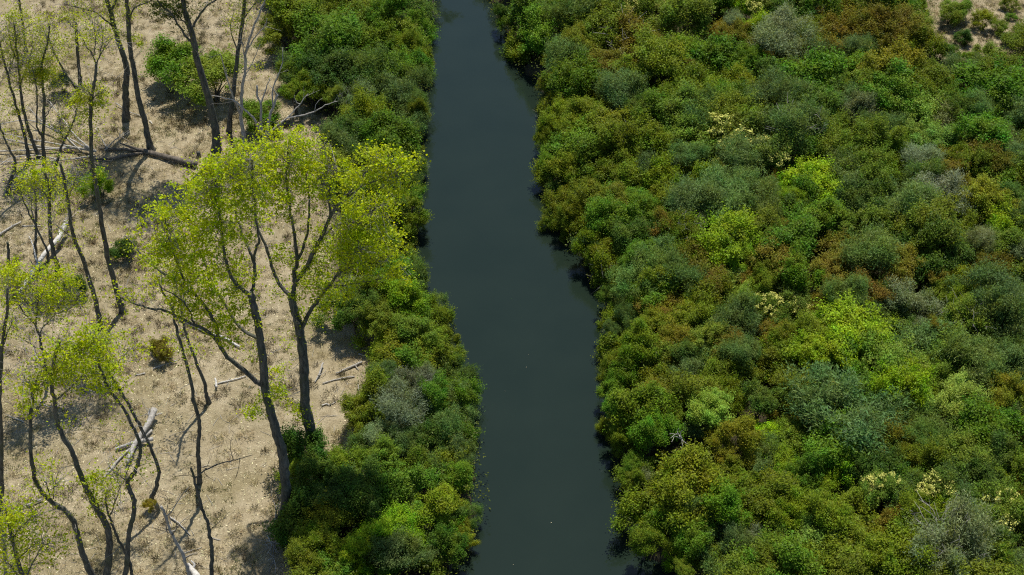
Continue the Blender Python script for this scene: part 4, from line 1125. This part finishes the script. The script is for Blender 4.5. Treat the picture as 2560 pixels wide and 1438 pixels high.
# open ground on the left
def tufts(n, seed, hmin, hmax, blades, spread, thr, sc):
    x, y = scatter(n, -44, 0, 48, 118)
    k = (x < left_limit(y) + 0.5) & (vnoise(x, y, seed, sc) * 0.6 + vnoise(x, y, seed + 1, sc * 0.3) * 0.4 > thr)
    x2, y2 = scatter(n // 6, 20, 50, 100, 122)
    p2 = np.array([to_px((a, b, 0.8)) for a, b in zip(x2, y2)])
    k2 = (p2[:, 0] > 2250) & (p2[:, 1] < 165)
    x = np.concatenate([x[k], x2[k2]])
    y = np.concatenate([y[k], y2[k2]])
    z = zg(x, y)
    m = len(x)
    P0 = np.repeat(np.stack([x, y, z], 1), blades, axis=0)
    M = len(P0)
    a = rng.uniform(0, 6.28, M)
    d = np.stack([np.cos(a), np.sin(a), np.zeros(M)], 1)
    P0 = P0 + d * (rng.random((M, 1)) * spread)
    h = rng.uniform(hmin, hmax, M)
    ax = unit(d * rng.uniform(0.2, 1.3, (M, 1)) + np.array([0, 0, 1.0]))
    P = P0 + ax * (h * 0.5)[:, None]
    nn = rng.normal(size=(M, 3))
    return P, nn, h, ax


mb = MB()
P, nn, h, ax = tufts(26000, 31, 0.08, 0.28, 9, 0.16, 0.47, 2.4)
mb.leaves(P, nn, h, 0.022, rng, ax)
P, nn, h, ax = tufts(5200, 35, 0.15, 0.42, 22, 0.22, 0.50, 3.5)
mb.leaves(P, nn, h, 0.028, rng, ax)
tag(mb.build('dry_grass', M_STRAW), 'tufts of dry straw-coloured grass over the clearing', 'grass', kind='stuff')
mb = MB()
P, nn, h, ax = tufts(9000, 51, 0.06, 0.22, 14, 0.2, 0.56, 4.0)
mb.leaves(P, nn, h, 0.035, rng, ax)
tag(mb.build('green_weeds', M_GRASS), 'low greenish weeds scattered between the trunks', 'weeds', kind='stuff')
mb = MB()
x, y = scatter(46000, -44, 0, 48, 118)
k = (x < left_limit(y) + 1.0) & (vnoise(x, y, 61, 4.0) * 0.5 + vnoise(x, y, 62, 1.1) * 0.5 > 0.36)
x, y = x[k], y[k]
P = np.stack([x, y, zg(x, y) + 0.02], 1)
mb.leaves(P, rng.normal(size=P.shape) * 0.35 + np.array([0, 0, 1]), 0.06 + 0.11 * rng.random(len(x)) ** 2, 0.045 + 0.06 * rng.random(len(x)) ** 2, rng)
tag(mb.build('leaf_litter', M_LITTER), 'pale fallen leaves strewn over the dry ground', 'litter', kind='stuff')

M_DRYWEED = leaf_material('brown_weed', trans=0.2, var=0.5, obj_color=False, color=(0.105, 0.085, 0.04), tcol=(1, 1, 0.8), hue=0.03)
mb = MB()
P, nn, h, ax = tufts(3400, 81, 0.15, 0.42, 30, 0.2, 0.53, 3.2)
mb.leaves(P, nn, h, 0.03, rng, ax)
x, y = scatter(1500, -44, -14, 62, 112)
k = (vnoise(x, y, 83, 3.0) > 0.55) & (x < left_limit(y) - 4)
P0 = np.repeat(np.stack([x[k], y[k], zg(x[k], y[k])], 1), 26, axis=0)
ax = unit(rng.normal(size=P0.shape) * 0.6 + np.array([0, 0, 1]))
h = rng.uniform(0.2, 0.55, len(P0))
mb.leaves(P0 + ax * (h * 0.5)[:, None] + rng.normal(size=P0.shape) * np.array([0.12, 0.12, 0]), rng.normal(size=P0.shape), h, 0.035, rng, ax)
tag(mb.build('brown_weeds', M_DRYWEED), 'brown withered weed clumps over the clearing', 'weeds', kind='stuff')
mb = MB()
x, y = scatter(2600, -44, 0, 48, 118)
k = (x < left_limit(y) + 0.3) & (vnoise(x, y, 91, 5.0) > 0.4)
for a, b in zip(x[k], y[k]):
    t = rng.uniform(0, 3.14)
    ln = rng.uniform(0.12, 0.55)
    dx, dy = math.cos(t) * ln, math.sin(t) * ln
    mb.tube(np.array([[a - dx, b - dy, float(zg(a - dx, b - dy)) + 0.02], [a, b, float(zg(a, b)) + 0.05], [a + dx, b + dy, float(zg(a + dx, b + dy)) + 0.02]]), [0.012, 0.014, 0.007], 3, cap1=False)
tag(mb.build('twig_litter', M_DEAD), 'small dry twigs strewn over the clearing', 'litter', kind='stuff')

# dark leaf mould covers the soil where the thickets stand
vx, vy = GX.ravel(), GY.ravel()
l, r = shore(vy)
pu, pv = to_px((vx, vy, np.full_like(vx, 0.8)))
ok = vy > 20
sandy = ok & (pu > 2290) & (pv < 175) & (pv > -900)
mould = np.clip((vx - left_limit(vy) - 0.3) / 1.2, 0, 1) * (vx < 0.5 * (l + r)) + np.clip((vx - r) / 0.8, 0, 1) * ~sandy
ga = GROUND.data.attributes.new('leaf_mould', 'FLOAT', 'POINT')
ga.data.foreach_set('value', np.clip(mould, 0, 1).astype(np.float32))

# low growth under the thickets
mb = MB()
x, y = scatter(250000, -30, 52, 44, 124)
l, r = shore(y)
pp = to_px((x, y, np.full_like(x, 0.8)))
sand = (pp[0] > 2330) & (pp[1] < 150) & (pp[1] > -400)
k = (((x > left_limit(y) + 0.2) & (x < l + 0.4)) | ((x > r - 0.4) & ~sand))
x, y = x[k], y[k]
z = np.maximum(zg(x, y), 0.02) + 2.3 * rng.random(len(x)) ** 1.2 * (0.35 + vnoise(x, y, 77, 1.3))
P = np.stack([x, y, z], 1)
mb.leaves(P, rng.normal(size=P.shape) * 0.7 + np.array([0, 0, 0.9]), 0.17, 0.08, rng)
tag(mb.build('undergrowth', M_UNDER), 'dark low undergrowth between the shrubs of both banks', 'undergrowth', kind='stuff')

# thicket going on beyond what the shrubs above cover
mb = MB()
spots = []
for _ in range(6000):
    x = rng.uniform(-26, 72)
    y = rng.uniform(36, 150)
    l, r = shore(y)
    u, v = to_px((x, y, 1.5))
    inside = -40 < u < 2582 and -8 < v < 1480
    if (u > 2250 and v < 60) or inside or u > 3100 or v < -330 or v > 1800:
        continue
    if not (x > r + 0.8 or (left_limit(y) + 0.8 < x < l - 0.6)):
        continue
    if any((x - a) ** 2 + (y - b) ** 2 < 3.2 for a, b in spots):
        continue
    spots.append((x, y))
kinds = bpy.data.collections.new('thicket_kinds')          # not linked to the scene: only drawn through the nodes
for me in PROTO['lobed'][:4] + PROTO['fluffy'][:3] + PROTO['tight'][:3] + PROTO['feather'][:2]:
    kinds.objects.link(bpy.data.objects.new('thicket_crown', me))
pts = bpy.data.meshes.new('thicket')
pts.from_pydata([(x, y, float(zg(x, y)) + 1.5 + rng.uniform(-0.6, 0.4)) for x, y in spots], [], [])
pts.materials.append(M_LEAF)
o = link('thicket', pts)
o.color = (0.14, 0.19, 0.014, 1)
ng = bpy.data.node_groups.new('thicket_growth', 'GeometryNodeTree')
ng.interface.new_socket('Geometry', in_out='INPUT', socket_type='NodeSocketGeometry')
ng.interface.new_socket('Geometry', in_out='OUTPUT', socket_type='NodeSocketGeometry')
gi, go = ng.nodes.new('NodeGroupInput'), ng.nodes.new('NodeGroupOutput')
ci = ng.nodes.new('GeometryNodeCollectionInfo')
ci.inputs['Collection'].default_value = kinds
ci.inputs['Separate Children'].default_value = True
ci.inputs['Reset Children'].default_value = True
ip = ng.nodes.new('GeometryNodeInstanceOnPoints')
ip.inputs['Pick Instance'].default_value = True
rv = ng.nodes.new('FunctionNodeRandomValue')
rv.data_type = 'FLOAT_VECTOR'
rv.inputs[0].default_value = (1.5, 1.5, 1.4)
rv.inputs[1].default_value = (2.6, 2.6, 2.2)
rr_ = ng.nodes.new('FunctionNodeRandomValue')
rr_.data_type = 'FLOAT_VECTOR'
rr_.inputs[0].default_value = (-0.1, -0.1, 0)
rr_.inputs[1].default_value = (0.1, 0.1, 6.28)
ng.links.new(gi.outputs[0], ip.inputs['Points'])
ng.links.new(ci.outputs[0], ip.inputs['Instance'])
ng.links.new(rv.outputs[0], ip.inputs['Scale'])
ng.links.new(rr_.outputs[0], ip.inputs['Rotation'])
ng.links.new(ip.outputs[0], go.inputs[0])
md = o.modifiers.new('growth', 'NODES')
md.node_group = ng
tag(o, 'dense mixed green thicket going on past the shrubs', 'thicket', kind='stuff')

# a few drifting leaves on the river
for i, (x, y) in enumerate([(1378, 1307), (1316, 918), (1322, 886), (1262, 978), (1283, 1412), (1340, 60)]):
    p = at_z(x, y, 0.012)
    mb = MB()
    q = 0.075 if i == 0 else 0.04
    mb.leaves(np.array([[0, 0, 0.0], [0.01, 0.005, 0.012]]), np.array([[0.05, 0, 1.0], [0.1, 0.2, 1.0]]), q, q * 0.7, rng)
    o = mb.build('floating_leaf', M_LITTER)
    o.location = p
    tag(o, ['larger pale leaf floating on the lower river', 'speck of a leaf floating in mid river, lower of two', 'speck of a leaf floating in mid river, upper of two', 'speck of a leaf floating left of the river middle', 'speck of a leaf floating by the bottom edge', 'speck of a leaf floating at the far end of the river'][i], 'leaf', 'leaves floating on the river')
